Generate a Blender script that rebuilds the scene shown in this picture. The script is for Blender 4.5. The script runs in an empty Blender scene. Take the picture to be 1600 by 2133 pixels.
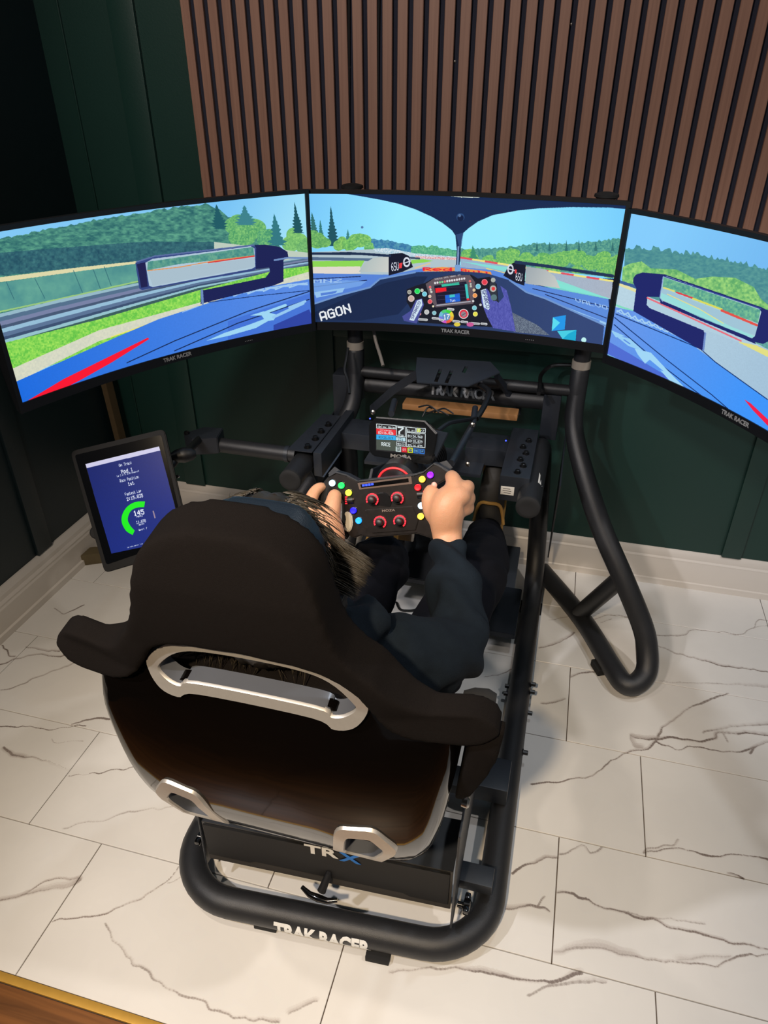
import bpy, bmesh, math, random
import numpy as np
from mathutils import Vector, Matrix

# ------------------------------------------------------------------ camera, world, lights, exposure
scene = bpy.context.scene
FPX, CX, CY, CAMH = 1479.0, 800.0, 1066.5, 1.5      # focal length in pixels of a 1600 x 2133 frame
PITCH, YAW = math.atan(904 / 1479.0), math.atan(458 / 1733.0)
cam_data = bpy.data.cameras.new('camera')
cam = bpy.data.objects.new('camera', cam_data)
scene.collection.objects.link(cam)
scene.camera = cam
cam_data.sensor_fit = 'HORIZONTAL'
cam_data.sensor_width = 36.0
cam_data.lens = 36.0 * FPX / 1600.0
cam_data.clip_start = 0.02
cam.location = (0, 0, CAMH)
cam.rotation_euler = (math.pi / 2 - PITCH, 0, YAW)

world = bpy.data.worlds.new('world')
scene.world = world
world.use_nodes = True
world.node_tree.nodes['Background'].inputs[0].default_value = (0.50, 0.56, 0.62, 1)
world.node_tree.nodes['Background'].inputs[1].default_value = 0.16

def lamp(name, kind, loc, target, power, colour, size=0.2, spot=60, blend=0.5):
    d = bpy.data.lights.new(name, kind)
    d.energy = power
    d.color = colour
    if kind == 'AREA':
        d.shape = 'DISK'
        d.size = size
    else:
        d.shadow_soft_size = size
    if kind == 'SPOT':
        d.spot_size = math.radians(spot)
        d.spot_blend = blend
    o = bpy.data.objects.new(name, d)
    scene.collection.objects.link(o)
    o.location = loc
    o.rotation_euler = (Vector(target) - Vector(loc)).to_track_quat('-Z', 'Y').to_euler()
    return o
# ceiling spots of the room, all out of view; the last one is an added fill
lamp('ceiling_spot_rear', 'SPOT', (-0.28, -0.85, 2.45), (-0.42, 0.95, 0), 250, (1.0, 0.79, 0.55), 0.05, 48, 1.0)
lamp('ceiling_spot_right', 'SPOT', (1.25, 0.65, 2.55), (0.75, 1.05, 0), 62, (1.0, 0.93, 0.88), 0.04, 88, 0.7)
lamp('ceiling_spot_left', 'SPOT', (-1.05, 0.35, 2.55), (-1.15, 0.9, 0), 44, (1.0, 0.88, 0.76), 0.04, 80, 0.8)
lamp('ceiling_spot_front', 'SPOT', (0.35, 1.35, 2.55), (0.3, 1.35, 0), 24, (0.86, 0.93, 1.0), 0.04, 75, 0.6)
lamp('ceiling_spot_side', 'SPOT', (-1.30, -0.35, 2.30), (0.35, 1.25, 0), 95, (0.96, 0.95, 1.0), 0.04, 60, 0.6)
lamp('added_wall_fill', 'SPOT', (-0.95, -0.45, 2.6), (-0.15, 2.17, 1.5), 135, (1.0, 0.88, 0.80), 0.10, 70, 0.6)  # added unseen lamp that brightens the slat wall

scene.view_settings.view_transform = 'Standard'
scene.view_settings.look = 'None'
scene.view_settings.exposure = 0.0
scene.view_settings.gamma = 1.0
scene.view_settings.use_curve_mapping = False

# ------------------------------------------------------------------ measuring helpers
_F = np.array([-math.sin(YAW) * math.cos(PITCH), math.cos(YAW) * math.cos(PITCH), -math.sin(PITCH)])
_R = np.array([math.cos(YAW), math.sin(YAW), 0.0])
_U = np.cross(_R, _F)
_C = np.array([0, 0, CAMH])
def ray(x, y):
    return (x - CX) / FPX * _R - (y - CY) / FPX * _U + _F
def D(x, y, depth):
    return Vector(_C + depth * ray(x, y))
def onz(x, y, z=0.0):
    d = ray(x, y); return Vector(_C + d * ((z - CAMH) / d[2]))
def ony(x, y, Y):
    d = ray(x, y); return Vector(_C + d * (Y / d[1]))
def onx(x, y, X):
    d = ray(x, y); return Vector(_C + d * (X / d[0]))
def onplane(x, y, p0, n):
    d = ray(x, y); p0 = np.array(p0); n = np.array(n)
    return Vector(_C + d * (((p0 - _C) @ n) / (d @ n)))
def project(P):                       # (..., 3) array to photo pixels
    v = P - _C
    z = v @ _F
    return CX + FPX * (v @ _R) / z, CY - FPX * (v @ _U) / z

# ------------------------------------------------------------------ materials
def lin(c):
    out = []
    for v in c[:3]:
        v = v / 255.0
        out.append(v / 12.92 if v <= 0.04045 else ((v + 0.055) / 1.055) ** 2.4)
    return (out[0], out[1], out[2], 1.0)
MATS = {}
def mat(name, rgb, rough=0.5, metal=0.0, coat=0.0, noise=0.0, nscale=40.0, bump=0.0, bscale=200.0, emit=0.0, spec=0.5, sheen=0.0):
    if name in MATS: return MATS[name]
    m = bpy.data.materials.new(name); m.use_nodes = True
    nt = m.node_tree; b = nt.nodes['Principled BSDF']
    b.inputs['Base Color'].default_value = lin(rgb)
    b.inputs['Roughness'].default_value = rough
    b.inputs['Metallic'].default_value = metal
    b.inputs['Coat Weight'].default_value = coat
    b.inputs['Coat Roughness'].default_value = 0.03
    b.inputs['Specular IOR Level'].default_value = spec
    b.inputs['Sheen Weight'].default_value = sheen
    tc = nt.nodes.new('ShaderNodeTexCoord')
    if noise > 0:
        n = nt.nodes.new('ShaderNodeTexNoise'); n.inputs['Scale'].default_value = nscale; n.inputs['Detail'].default_value = 6
        nt.links.new(tc.outputs['Object'], n.inputs['Vector'])
        mx = nt.nodes.new('ShaderNodeMix'); mx.data_type = 'RGBA'
        c = lin(rgb)
        mx.inputs[6].default_value = (c[0] * (1 - noise), c[1] * (1 - noise), c[2] * (1 - noise), 1)
        mx.inputs[7].default_value = (min(1, c[0] * (1 + noise)), min(1, c[1] * (1 + noise)), min(1, c[2] * (1 + noise)), 1)
        nt.links.new(n.outputs['Fac'], mx.inputs[0])
        nt.links.new(mx.outputs[2], b.inputs['Base Color'])
    if bump > 0:
        n2 = nt.nodes.new('ShaderNodeTexNoise'); n2.inputs['Scale'].default_value = bscale; n2.inputs['Detail'].default_value = 3
        nt.links.new(tc.outputs['Object'], n2.inputs['Vector'])
        bp = nt.nodes.new('ShaderNodeBump'); bp.inputs['Strength'].default_value = bump; bp.inputs['Distance'].default_value = 0.002
        nt.links.new(n2.outputs['Fac'], bp.inputs['Height']); nt.links.new(bp.outputs['Normal'], b.inputs['Normal'])
    if emit > 0:
        b.inputs['Emission Color'].default_value = lin(rgb)
        b.inputs['Emission Strength'].default_value = emit
    MATS[name] = m
    return m
M_TUBE = mat('powder_coat_black', (32, 33, 36), 0.42, noise=0.15, nscale=90, bump=0.25, bscale=900)
M_PLATE = mat('plate_black', (36, 40, 47), 0.38, noise=0.12, nscale=60, bump=0.15, bscale=1200)
M_BLACK = mat('black_plastic', (16, 16, 18), 0.45, noise=0.1)
M_GLOSSBLACK = mat('gloss_black_plastic', (8, 8, 9), 0.12, coat=0.4, noise=0.05)
M_BEZEL = mat('monitor_bezel_black', (17, 18, 21), 0.42, noise=0.1)
M_STEEL = mat('brushed_steel', (170, 165, 158), 0.28, metal=1.0, noise=0.12, nscale=120)
M_CHROME = mat('satin_silver', (205, 200, 192), 0.42, metal=0.7, noise=0.06, nscale=200)
M_BOLT = mat('bolt_black', (12, 12, 13), 0.3, noise=0.1)
M_FABRIC = mat('black_seat_fabric', (24, 21, 20), 0.95, noise=0.18, nscale=350, bump=0.6, bscale=1500, spec=0.06)
M_LEATHER = mat('navy_leather', (16, 28, 40), 0.42, noise=0.12, nscale=50, bump=0.3, bscale=500)
M_SHELL = mat('gloss_seat_shell', (7, 5, 4), 0.07, noise=0.04, spec=0.42)
M_WHITE = mat('white_print', (235, 235, 232), 0.5, noise=0.02)
M_SILVERPRINT = mat('silver_print', (150, 150, 150), 0.4, noise=0.03)
M_BLUEPRINT = mat('blue_print', (30, 120, 215), 0.5, noise=0.02)
M_SKIN = mat('skin', (200, 148, 114), 0.5, noise=0.10, nscale=30, bump=0.25, bscale=350)
_b = M_SKIN.node_tree.nodes['Principled BSDF']
_b.inputs['Subsurface Weight'].default_value = 0.15
_b.inputs['Subsurface Scale'].default_value = 0.01
M_NAIL = mat('nail', (225, 175, 160), 0.3, noise=0.03)
M_HOODIE = mat('hoodie_cloth', (20, 28, 36), 0.95, noise=0.2, nscale=60, bump=0.5, bscale=900, spec=0.15)
M_TROUSER = mat('trouser_cloth', (14, 15, 21), 0.95, noise=0.2, nscale=60, bump=0.5, bscale=900, spec=0.15)
M_HAIR = mat('dark_hair', (38, 33, 28), 0.5, noise=0.3, nscale=80)
M_HAIRTIP = mat('hair_strand', (56, 50, 40), 0.45, noise=0.35, nscale=60)
M_SHOE = mat('shoe_dark', (26, 24, 22), 0.7, noise=0.2)
M_SOLE = mat('shoe_sole_tan', (165, 125, 60), 0.6, noise=0.15)
M_RUBBER = mat('rubber', (20, 20, 21), 0.85, noise=0.1)
M_CABLE = mat('cable_black', (12, 12, 14), 0.5, noise=0.1)
M_BOARD = mat('varnished_board', (150, 106, 64), 0.5, noise=0.18, nscale=18)
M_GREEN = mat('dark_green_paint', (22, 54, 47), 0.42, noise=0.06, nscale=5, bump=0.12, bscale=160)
M_GREENSHADED = mat('dark_green_paint_shaded', (17, 34, 38), 0.45, noise=0.06, nscale=5, bump=0.12, bscale=160)  # left wall's shade put into a darker copy of the green
M_FELT = mat('black_felt', (34, 37, 52), 0.95, noise=0.2, nscale=300)
M_BASEBOARD = mat('white_baseboard_paint', (216, 208, 198), 0.4, noise=0.03, nscale=10, bump=0.05)
M_GOLD = mat('brass_trim_metal', (206, 160, 70), 0.5, metal=0.5, noise=0.1, nscale=60)
M_LABEL = mat('paper_label', (215, 212, 205), 0.6, noise=0.03)
M_LABELINK = mat('label_ink', (90, 88, 86), 0.6, noise=0.03)
M_LITGRIP = mat('lit_grip_beige', (190, 180, 160), 0.5, noise=0.05)
M_CARBON = mat('forged_carbon', (26, 22, 21), 0.3, coat=0.5, noise=0.6, nscale=90)

def wood_mat(name, a, b, axis_scale, rough=0.55):
    m = bpy.data.materials.new(name); m.use_nodes = True
    nt = m.node_tree; p = nt.nodes['Principled BSDF']; p.inputs['Roughness'].default_value = rough
    tc = nt.nodes.new('ShaderNodeTexCoord'); mp = nt.nodes.new('ShaderNodeMapping')
    oi = nt.nodes.new('ShaderNodeObjectInfo'); ad = nt.nodes.new('ShaderNodeVectorMath'); ad.operation = 'ADD'
    cb = nt.nodes.new('ShaderNodeCombineXYZ'); mu = nt.nodes.new('ShaderNodeMath'); mu.operation = 'MULTIPLY'; mu.inputs[1].default_value = 37.0
    nt.links.new(oi.outputs['Random'], mu.inputs[0]); nt.links.new(mu.outputs[0], cb.inputs[0]); nt.links.new(mu.outputs[0], cb.inputs[2])
    nt.links.new(tc.outputs['Object'], ad.inputs[0]); nt.links.new(cb.outputs[0], ad.inputs[1])
    mp.inputs['Scale'].default_value = axis_scale
    nt.links.new(ad.outputs[0], mp.inputs['Vector'])
    n = nt.nodes.new('ShaderNodeTexNoise'); n.inputs['Scale'].default_value = 1.0; n.inputs['Detail'].default_value = 8; n.inputs['Distortion'].default_value = 0.6
    nt.links.new(mp.outputs[0], n.inputs['Vector'])
    r = nt.nodes.new('ShaderNodeValToRGB'); r.color_ramp.elements[0].position = 0.32; r.color_ramp.elements[1].position = 0.68
    r.color_ramp.elements[0].color = lin(a); r.color_ramp.elements[1].color = lin(b)
    nt.links.new(n.outputs['Fac'], r.inputs[0]); nt.links.new(r.outputs[0], p.inputs['Base Color'])
    bp = nt.nodes.new('ShaderNodeBump'); bp.inputs['Strength'].default_value = 0.1; bp.inputs['Distance'].default_value = 0.001
    nt.links.new(n.outputs['Fac'], bp.inputs['Height']); nt.links.new(bp.outputs['Normal'], p.inputs['Normal'])
    return m
M_SLAT = wood_mat('walnut_slat', (136, 99, 82), (150, 111, 92), (160, 160, 3))
M_PLANK = wood_mat('oak_floor', (84, 52, 26), (128, 82, 42), (3, 55, 3), 0.35)

# ------------------------------------------------------------------ mesh helpers
COLL = scene.collection
def finish(me, smooth=38):
    if smooth:
        me.shade_smooth()
        me.set_sharp_from_angle(angle=math.radians(smooth))
def tag(o, label=None, cat=None, group=None, kind=None):
    if label: o['label'] = label
    if cat: o['category'] = cat
    if group: o['group'] = group
    if kind: o['kind'] = kind
    return o
def thing(name, label, cat, loc, group=None):
    o = bpy.data.objects.new(name, None); COLL.objects.link(o)
    o.empty_display_size = 0.05
    o.location = loc
    return tag(o, label, cat, group)
def wloc(o):
    v = Vector((0, 0, 0))
    while o:
        v += o.location; o = o.parent
    return v
def obj(name, bm, material, parent=None, loc=None, smooth=38, label=None):
    """bm holds world coordinates; the object is given its own origin"""
    me = bpy.data.meshes.new(name)
    if isinstance(bm, bpy.types.Mesh):
        me = bm; me.name = name
    else:
        bmesh.ops.recalc_face_normals(bm, faces=bm.faces) if not getattr(bm, 'keep', False) else None
        bm.to_mesh(me); bm.free()
    if loc is None:
        n = len(me.vertices)
        co = np.empty(n * 3); me.vertices.foreach_get('co', co); co = co.reshape(-1, 3)
        loc = Vector(((co[:, 0].min() + co[:, 0].max()) / 2, (co[:, 1].min() + co[:, 1].max()) / 2, co[:, 2].min())) if parent is None else wloc(parent)
    loc = Vector(loc)
    me.transform(Matrix.Translation(-loc))
    finish(me, smooth)
    for mm in (material if isinstance(material, (list, tuple)) else [material]):
        me.materials.append(mm)
    o = bpy.data.objects.new(name, me); COLL.objects.link(o)
    if parent is not None:
        o.parent = parent; o.location = loc - wloc(parent)
    else:
        o.location = loc
    if label: o['label'] = label
    return o
def struct(name, bm, m, smooth=38, loc=None):
    return tag(obj(name, bm, m, None, loc, smooth), kind='structure')

def box(bm, c, s, rot=None, bevel=0.0, seg=2):
    b2 = bmesh.new()
    bmesh.ops.create_cube(b2, size=1.0)
    for v in b2.verts: v.co = Vector((v.co.x * s[0], v.co.y * s[1], v.co.z * s[2]))
    if bevel > 0:
        bmesh.ops.bevel(b2, geom=b2.edges[:], offset=bevel, segments=seg, affect='EDGES', profile=0.6)
    M = Matrix.Translation(Vector(c))
    if rot is not None: M = M @ (rot.to_4x4() if isinstance(rot, Matrix) else Matrix.Rotation(rot, 4, 'Z'))
    b2.transform(M); merge(bm, b2)
    return bm
def merge(bm, b2):
    me = bpy.data.meshes.new('tmp'); b2.to_mesh(me); b2.free(); bm.from_mesh(me); bpy.data.meshes.remove(me)
def prism(bm, pts, off, bevel=0.0):
    """pts: planar world polygon; off: extrusion vector"""
    b2 = bmesh.new(); off = Vector(off)
    a = [b2.verts.new(Vector(p)) for p in pts]; b = [b2.verts.new(Vector(p) + off) for p in pts]
    n = len(pts)
    b2.faces.new(a); b2.faces.new(b[::-1])
    for i in range(n): b2.faces.new((a[i], b[i], b[(i + 1) % n], a[(i + 1) % n]))
    bmesh.ops.recalc_face_normals(b2, faces=b2.faces)
    if bevel > 0: bmesh.ops.bevel(b2, geom=b2.edges[:], offset=bevel, segments=2, affect='EDGES')
    merge(bm, b2); return bm
def fillet(pts, r, seg=8):
    """round the inner corners of a polyline; r a number or a list per corner"""
    pts = [Vector(p) for p in pts]; out = [pts[0]]
    for i in range(1, len(pts) - 1):
        a, b, c = pts[i - 1], pts[i], pts[i + 1]
        rr = r[i - 1] if isinstance(r, (list, tuple)) else r
        d1, d2 = (a - b).normalized(), (c - b).normalized()
        ang = d1.angle(d2)
        t = min(rr / math.tan(ang / 2), (a - b).length * 0.49 if i > 1 else (a - b).length * 0.98, (c - b).length * 0.49 if i < len(pts) - 2 else (c - b).length * 0.98)
        rr = t * math.tan(ang / 2)
        cen = b + (d1 + d2).normalized() * (rr / math.sin(ang / 2))
        s, e = b + d1 * t, b + d2 * t
        va, vb = s - cen, e - cen
        tot = va.angle(vb)
        for k in range(seg + 1):
            u = k / seg
            out.append(cen + (va * math.sin((1 - u) * tot) + vb * math.sin(u * tot)) / max(1e-9, math.sin(tot)))
    out.append(pts[-1])
    return out
def tube(bm, pts, r, seg=20, closed=False, cap=True):
    pts = [Vector(p) for p in pts]; n = len(pts)
    rr = r if isinstance(r, (list, tuple)) else [r] * n
    tang = []
    for i in range(n):
        a = pts[(i - 1) % n] if (closed or i > 0) else pts[i]
        b = pts[(i + 1) % n] if (closed or i < n - 1) else pts[i]
        tang.append((b - a).normalized())
    up = Vector((0, 0, 1))
    if abs(tang[0].dot(up)) > 0.9: up = Vector((1, 0, 0))
    nrm = (up - tang[0] * up.dot(tang[0])).normalized()
    rings = []
    for i in range(n):
        nrm = (nrm - tang[i] * nrm.dot(tang[i])).normalized()
        bn = tang[i].cross(nrm)
        rings.append([bm.verts.new(pts[i] + (nrm * math.cos(2 * math.pi * k / seg) + bn * math.sin(2 * math.pi * k / seg)) * rr[i]) for k in range(seg)])
    m = n if closed else n - 1
    for i in range(m):
        A, B = rings[i], rings[(i + 1) % n]
        for k in range(seg):
            try: bm.faces.new((A[k], A[(k + 1) % seg], B[(k + 1) % seg], B[k]))
            except ValueError: pass
    if cap and not closed:
        bm.faces.new(rings[0][::-1]); bm.faces.new(rings[-1])
    return bm
def lathe(bm, c, axis, prof, seg=24):
    """prof: list of (distance along axis, radius)"""
    axis = Vector(axis).normalized(); c = Vector(c)
    pts = [c + axis * h for h, r in prof]
    up = Vector((0, 0, 1)) if abs(axis.z) < 0.9 else Vector((1, 0, 0))
    n1 = (up - axis * up.dot(axis)).normalized(); n2 = axis.cross(n1)
    rings = []
    for (h, r), p in zip(prof, pts):
        rings.append([bm.verts.new(p + (n1 * math.cos(2 * math.pi * k / seg) + n2 * math.sin(2 * math.pi * k / seg)) * max(r, 1e-5)) for k in range(seg)])
    for A, B in zip(rings, rings[1:]):
        for k in range(seg): bm.faces.new((A[k], A[(k + 1) % seg], B[(k + 1) % seg], B[k]))
    bm.faces.new(rings[0][::-1]); bm.faces.new(rings[-1])
    return bm
def hexbolt(bm, c, axis, r=0.007, h=0.006):
    b2 = bmesh.new(); lathe(b2, c, axis, [(0, r * 1.45), (0.0015, r * 1.45), (0.0016, r), (h, r), (h + .001, r * .8)], 8); merge(bm, b2)
def baked(o):
    """mesh of an object with its modifiers applied; the object is removed"""
    bpy.context.view_layer.update()
    dg = bpy.context.evaluated_depsgraph_get()
    me = bpy.data.meshes.new_from_object(o.evaluated_get(dg))
    d = o.data
    bpy.data.objects.remove(o)
    return me
def skin(nodes, edges, root, sub=2, smooth=0):
    """one continuous surface grown round a skeleton; nodes: name -> (point, radius or (rx, ry))"""
    names = list(nodes); idx = {k: i for i, k in enumerate(names)}
    me = bpy.data.meshes.new('skel')
    me.from_pydata([tuple(nodes[k][0]) for k in names], [(idx[a], idx[b]) for a, b in edges], [])
    o = bpy.data.objects.new('skel', me); COLL.objects.link(o)
    md = o.modifiers.new('s', 'SKIN'); md.use_smooth_shade = True
    md.branch_smoothing = 0.5
    sv = me.skin_vertices[0].data
    for k in names:
        r = nodes[k][1]
        sv[idx[k]].radius = r if isinstance(r, (tuple, list)) else (r, r)
        sv[idx[k]].use_root = (k == root)
    s = o.modifiers.new('u', 'SUBSURF'); s.levels = sub; s.render_levels = sub
    if smooth:
        q = o.modifiers.new('q', 'SMOOTH'); q.iterations = smooth; q.factor = 0.5
    return baked(o)
def remeshed(me, voxel, iters=4):
    o = bpy.data.objects.new('t', me); COLL.objects.link(o)
    r = o.modifiers.new('r', 'REMESH'); r.mode = 'VOXEL'; r.voxel_size = voxel
    if iters:
        s = o.modifiers.new('s', 'SMOOTH'); s.iterations = iters; s.factor = 0.5
    return baked(o)
def warp(me, fn):
    """move every vertex: fn(co, normal) -> new co"""
    n = len(me.vertices); co = np.empty(n * 3, np.float32); no = np.empty(n * 3, np.float32)
    me.vertices.foreach_get('co', co); me.vertices.foreach_get('normal', no)
    co = co.reshape(-1, 3).tolist(); no = no.reshape(-1, 3).tolist()
    out = np.array([tuple(fn(Vector(c), Vector(m))) for c, m in zip(co, no)], np.float32)
    me.vertices.foreach_set('co', out.ravel()); me.update()
def bm_mesh(bm):
    me = bpy.data.meshes.new('t'); bmesh.ops.recalc_face_normals(bm, faces=bm.faces); bm.to_mesh(me); bm.free(); return me
def cut(me, cutter_me):
    a = bpy.data.objects.new('a', me); b = bpy.data.objects.new('b', cutter_me)
    COLL.objects.link(a); COLL.objects.link(b)
    md = a.modifiers.new('b', 'BOOLEAN'); md.operation = 'DIFFERENCE'; md.object = b; md.solver = 'EXACT'
    out = baked(a); bpy.data.objects.remove(b); return out
def text_mesh(body, size, extrude=0.0006, bold=0.0, shear=0.0, spacing=1.0, sx=1.0):
    """text lying in the XY plane, centred on the origin, its height about `size`"""
    cu = bpy.data.curves.new('t', 'FONT'); cu.body = body; cu.size = size; cu.extrude = extrude
    cu.offset = bold; cu.shear = shear; cu.space_character = spacing; cu.align_x = 'CENTER'; cu.align_y = 'CENTER'; cu.resolution_u = 3
    o = bpy.data.objects.new('t', cu); COLL.objects.link(o)
    me = baked(o); me.transform(Matrix.Diagonal((sx, 1, 1, 1))); return me
def frame(o, ex, ey, ez):
    return Matrix(((ex[0], ey[0], ez[0], o[0]), (ex[1], ey[1], ez[1], o[1]), (ex[2], ey[2], ez[2], o[2]), (0, 0, 0, 1)))
def bm_of(me):
    bm = bmesh.new(); bm.from_mesh(me); return bm
def me_bm_add(bm, me, M=None):
    if M is not None: me.transform(M)
    bm.from_mesh(me); return bm
def catmull(pts, n=6, closed=True):
    pts = [Vector(p) for p in pts]; N = len(pts); out = []
    rng = range(N) if closed else range(N - 1)
    for i in rng:
        p0 = pts[(i - 1) % N] if closed or i > 0 else pts[i]; p1 = pts[i]; p2 = pts[(i + 1) % N]
        p3 = pts[(i + 2) % N] if closed or i < N - 2 else p2
        for k in range(n):
            t = k / n
            out.append(0.5 * ((2 * p1) + (p2 - p0) * t + (2 * p0 - 5 * p1 + 4 * p2 - p3) * t * t + (3 * p1 - p0 - 3 * p2 + p3) * t ** 3))
    if not closed: out.append(pts[-1])
    return out

# ------------------------------------------------------------------ pictures shown on screens: drawn in memory
FONT = {' ':'0000000000','A':'7E1111117E','B':'7F49494936','C':'3E41414122','D':'7F4141221C','E':'7F49494941','F':'7F09090901','G':'3E4149497A','H':'7F0808087F','I':'00417F4100','J':'2040413F01','K':'7F08142241','L':'7F40404040','M':'7F020C027F','N':'7F0408107F','O':'3E4141413E','P':'7F09090906','Q':'3E4151215E','R':'7F09192946','S':'4649494931','T':'01017F0101','U':'3F4040403F','V':'1F2040201F','W':'3F4038403F','X':'6314081463','Y':'0708700807','Z':'6151494543',
'0':'3E5149453E','1':'00427F4000','2':'4261514946','3':'2141454B31','4':'1814127F10','5':'2745454539','6':'3C4A494930','7':'0171090503','8':'3649494936','9':'064949291E',
'a':'2054545478','b':'7F48444438','c':'3844444420','d':'384444487F','e':'3854545418','g':'0C5252523E','i':'00447D4000','k':'7F10284400','l':'00417F4000','m':'7C04180478','n':'7C08040478','o':'3844444438','p':'7C14141408','r':'7C08040408','s':'4854545420','t':'043F444020','u':'3C4040207C','y':'0C5050503C','h':'7F08040478','f':'087E090102','w':'3C4030403C','j':'2040443D00','v':'1C2040201C',
':':'0036360000','.':'0060600000','/':'2010080402','-':'0808080808','%':'2313086462',',':'0050300000','+':'08083E0808'}
def _glyph(ch):
    h = FONT.get(ch, FONT[' ']); g = np.zeros((7, 5))
    for c in range(5):
        v = int(h[2 * c:2 * c + 2], 16)
        for r in range(7): g[r, c] = (v >> r) & 1
    return g
def vnoise(x, y, seed=0):
    """smooth value noise in 0..1"""
    xi, yi = np.floor(x).astype(np.int64), np.floor(y).astype(np.int64)
    fx, fy = x - xi, y - yi
    fx = fx * fx * (3 - 2 * fx); fy = fy * fy * (3 - 2 * fy)
    def h(a, b):
        n = (a * 374761393 + b * 668265263 + seed * 974634777) & 0xffffffff
        n = ((n ^ (n >> 13)) * 1274126177) & 0xffffffff
        return ((n ^ (n >> 16)) & 0xffff) / 65535.0
    return (h(xi, yi) * (1 - fx) + h(xi + 1, yi) * fx) * (1 - fy) + (h(xi, yi + 1) * (1 - fx) + h(xi + 1, yi + 1) * fx) * fy
def fbm(x, y, seed=0, o=4):
    s = 0; a = 0.5; t = 0
    for i in range(o):
        s = s + a * vnoise(x * 2 ** i, y * 2 ** i, seed + i); t += a; a *= 0.5
    return s / t
class Paint:
    """X, Y: position of every texel; shapes are given in the same coordinates"""
    def __init__(s, X, Y, base=(0, 0, 0)):
        s.X, s.Y = X, Y; s.img = np.empty(X.shape + (3,)); s.img[:] = base
        s.s, s.ox, s.oy = 1.0, 0.0, 0.0
        s.cx0, s.cx1, s.ry0, s.ry1 = X.min(0), X.max(0), Y.min(1), Y.max(1)
    def frame(s, scale, ox, oy): s.s, s.ox, s.oy = scale, ox, oy
    def T(s, pts): return np.array([(p[0] / s.s + s.ox, p[1] / s.s + s.oy) for p in pts], float)
    def window(s, x0, y0, x1, y1):
        c = np.nonzero((s.cx1 >= x0) & (s.cx0 <= x1))[0]; r = np.nonzero((s.ry1 >= y0) & (s.ry0 <= y1))[0]
        if len(c) == 0 or len(r) == 0: return (np.empty(0, int), np.empty(0, int))
        a, b, k, l = r[0], r[-1] + 1, c[0], c[-1] + 1; X, Y = s.X[a:b, k:l], s.Y[a:b, k:l]
        i, j = np.nonzero((X >= x0) & (X <= x1) & (Y >= y0) & (Y <= y1))
        return i + a, j + k
    def put(s, idx, mask, col, a=1.0):
        i, j = idx[0][mask], idx[1][mask]
        if callable(col):
            c = col(s.X[i, j], s.Y[i, j])
        else: c = np.array(col, float)
        al = a[mask][:, None] if isinstance(a, np.ndarray) else a
        s.img[i, j] = s.img[i, j] * (1 - al) + c * al
    def poly(s, pts, col, a=1.0):
        P = s.T(pts); idx = s.window(P[:, 0].min(), P[:, 1].min(), P[:, 0].max(), P[:, 1].max())
        x, y = s.X[idx], s.Y[idx]; ins = np.zeros(x.shape, bool); n = len(P)
        for k in range(n):
            (x1, y1), (x2, y2) = P[k], P[(k + 1) % n]
            if y1 == y2: continue
            c = ((y1 > y) != (y2 > y)) & (x < (x2 - x1) * (y - y1) / (y2 - y1) + x1)
            ins ^= c
        s.put(idx, ins, col, a)
    def line(s, pts, w, col, a=1.0, w2=None):
        P = s.T(pts); w = w / s.s; w2 = w if w2 is None else w2 / s.s; n = len(P) - 1; mw = max(w, w2)
        for k in range(n):
            (x1, y1), (x2, y2) = P[k], P[k + 1]
            idx = s.window(min(x1, x2) - mw, min(y1, y2) - mw, max(x1, x2) + mw, max(y1, y2) + mw)
            x, y = s.X[idx], s.Y[idx]; L = (x2 - x1) ** 2 + (y2 - y1) ** 2 + 1e-9
            t = np.clip(((x - x1) * (x2 - x1) + (y - y1) * (y2 - y1)) / L, 0, 1)
            d = np.hypot(x - x1 - t * (x2 - x1), y - y1 - t * (y2 - y1))
            ww = (w + (w2 - w) * (k + t) / n) / 2
            s.put(idx, d < ww, col, a)
    def disc(s, c, r, col, a=1.0, ry=None, inner=0.0):
        (cx, cy), = s.T([c]); rx = r / s.s; ryy = (ry if ry else r) / s.s
        idx = s.window(cx - rx, cy - ryy, cx + rx, cy + ryy)
        d = np.hypot((s.X[idx] - cx) / rx, (s.Y[idx] - cy) / ryy)
        s.put(idx, (d < 1) & (d >= inner), col, a)
    def text(s, body, p0, p1, ph, col, a=1.0, thick=0.42):
        """p0, p1: upper left and right corners; ph: lower left corner"""
        P = s.T([p0, p1, ph]); e1, e2 = P[1] - P[0], P[2] - P[0]
        q = np.array([P[0], P[1], P[2], P[1] + e2])
        idx = s.window(q[:, 0].min(), q[:, 1].min(), q[:, 0].max(), q[:, 1].max())
        x, y = s.X[idx] - P[0][0], s.Y[idx] - P[0][1]; det = e1[0] * e2[1] - e1[1] * e2[0]
        u = (x * e2[1] - y * e2[0]) / det; v = (e1[0] * y - e1[1] * x) / det
        g = np.concatenate([np.concatenate([_glyph(c), np.zeros((7, 1))], 1) for c in body], 1)
        g = np.pad(g, 1)
        gu = u * (g.shape[1] - 2) + 0.5; gv = v * 7 + 0.5
        ok = (u >= 0) & (u < 1) & (v >= 0) & (v < 1)
        gi = np.clip(np.floor(gu).astype(int), 0, g.shape[1] - 2); gj = np.clip(np.floor(gv).astype(int), 0, 7)
        fu, fv = gu - gi, gv - gj
        val = (g[gj, gi] * (1 - fu) + g[gj, gi + 1] * fu) * (1 - fv) + (g[gj + 1, gi] * (1 - fu) + g[gj + 1, gi + 1] * fu) * fv
        s.put(idx, ok & (val > thick), col, a)
    def image(s, name):
        h, w = s.X.shape
        im = bpy.data.images.new(name, w, h, alpha=False)
        px = np.ones((h, w, 4), np.float32); px[..., :3] = np.clip(s.img / 255.0, 0, 1)
        im.pixels.foreach_set(px.ravel()); im.update(); im.pack()
        return im
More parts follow.
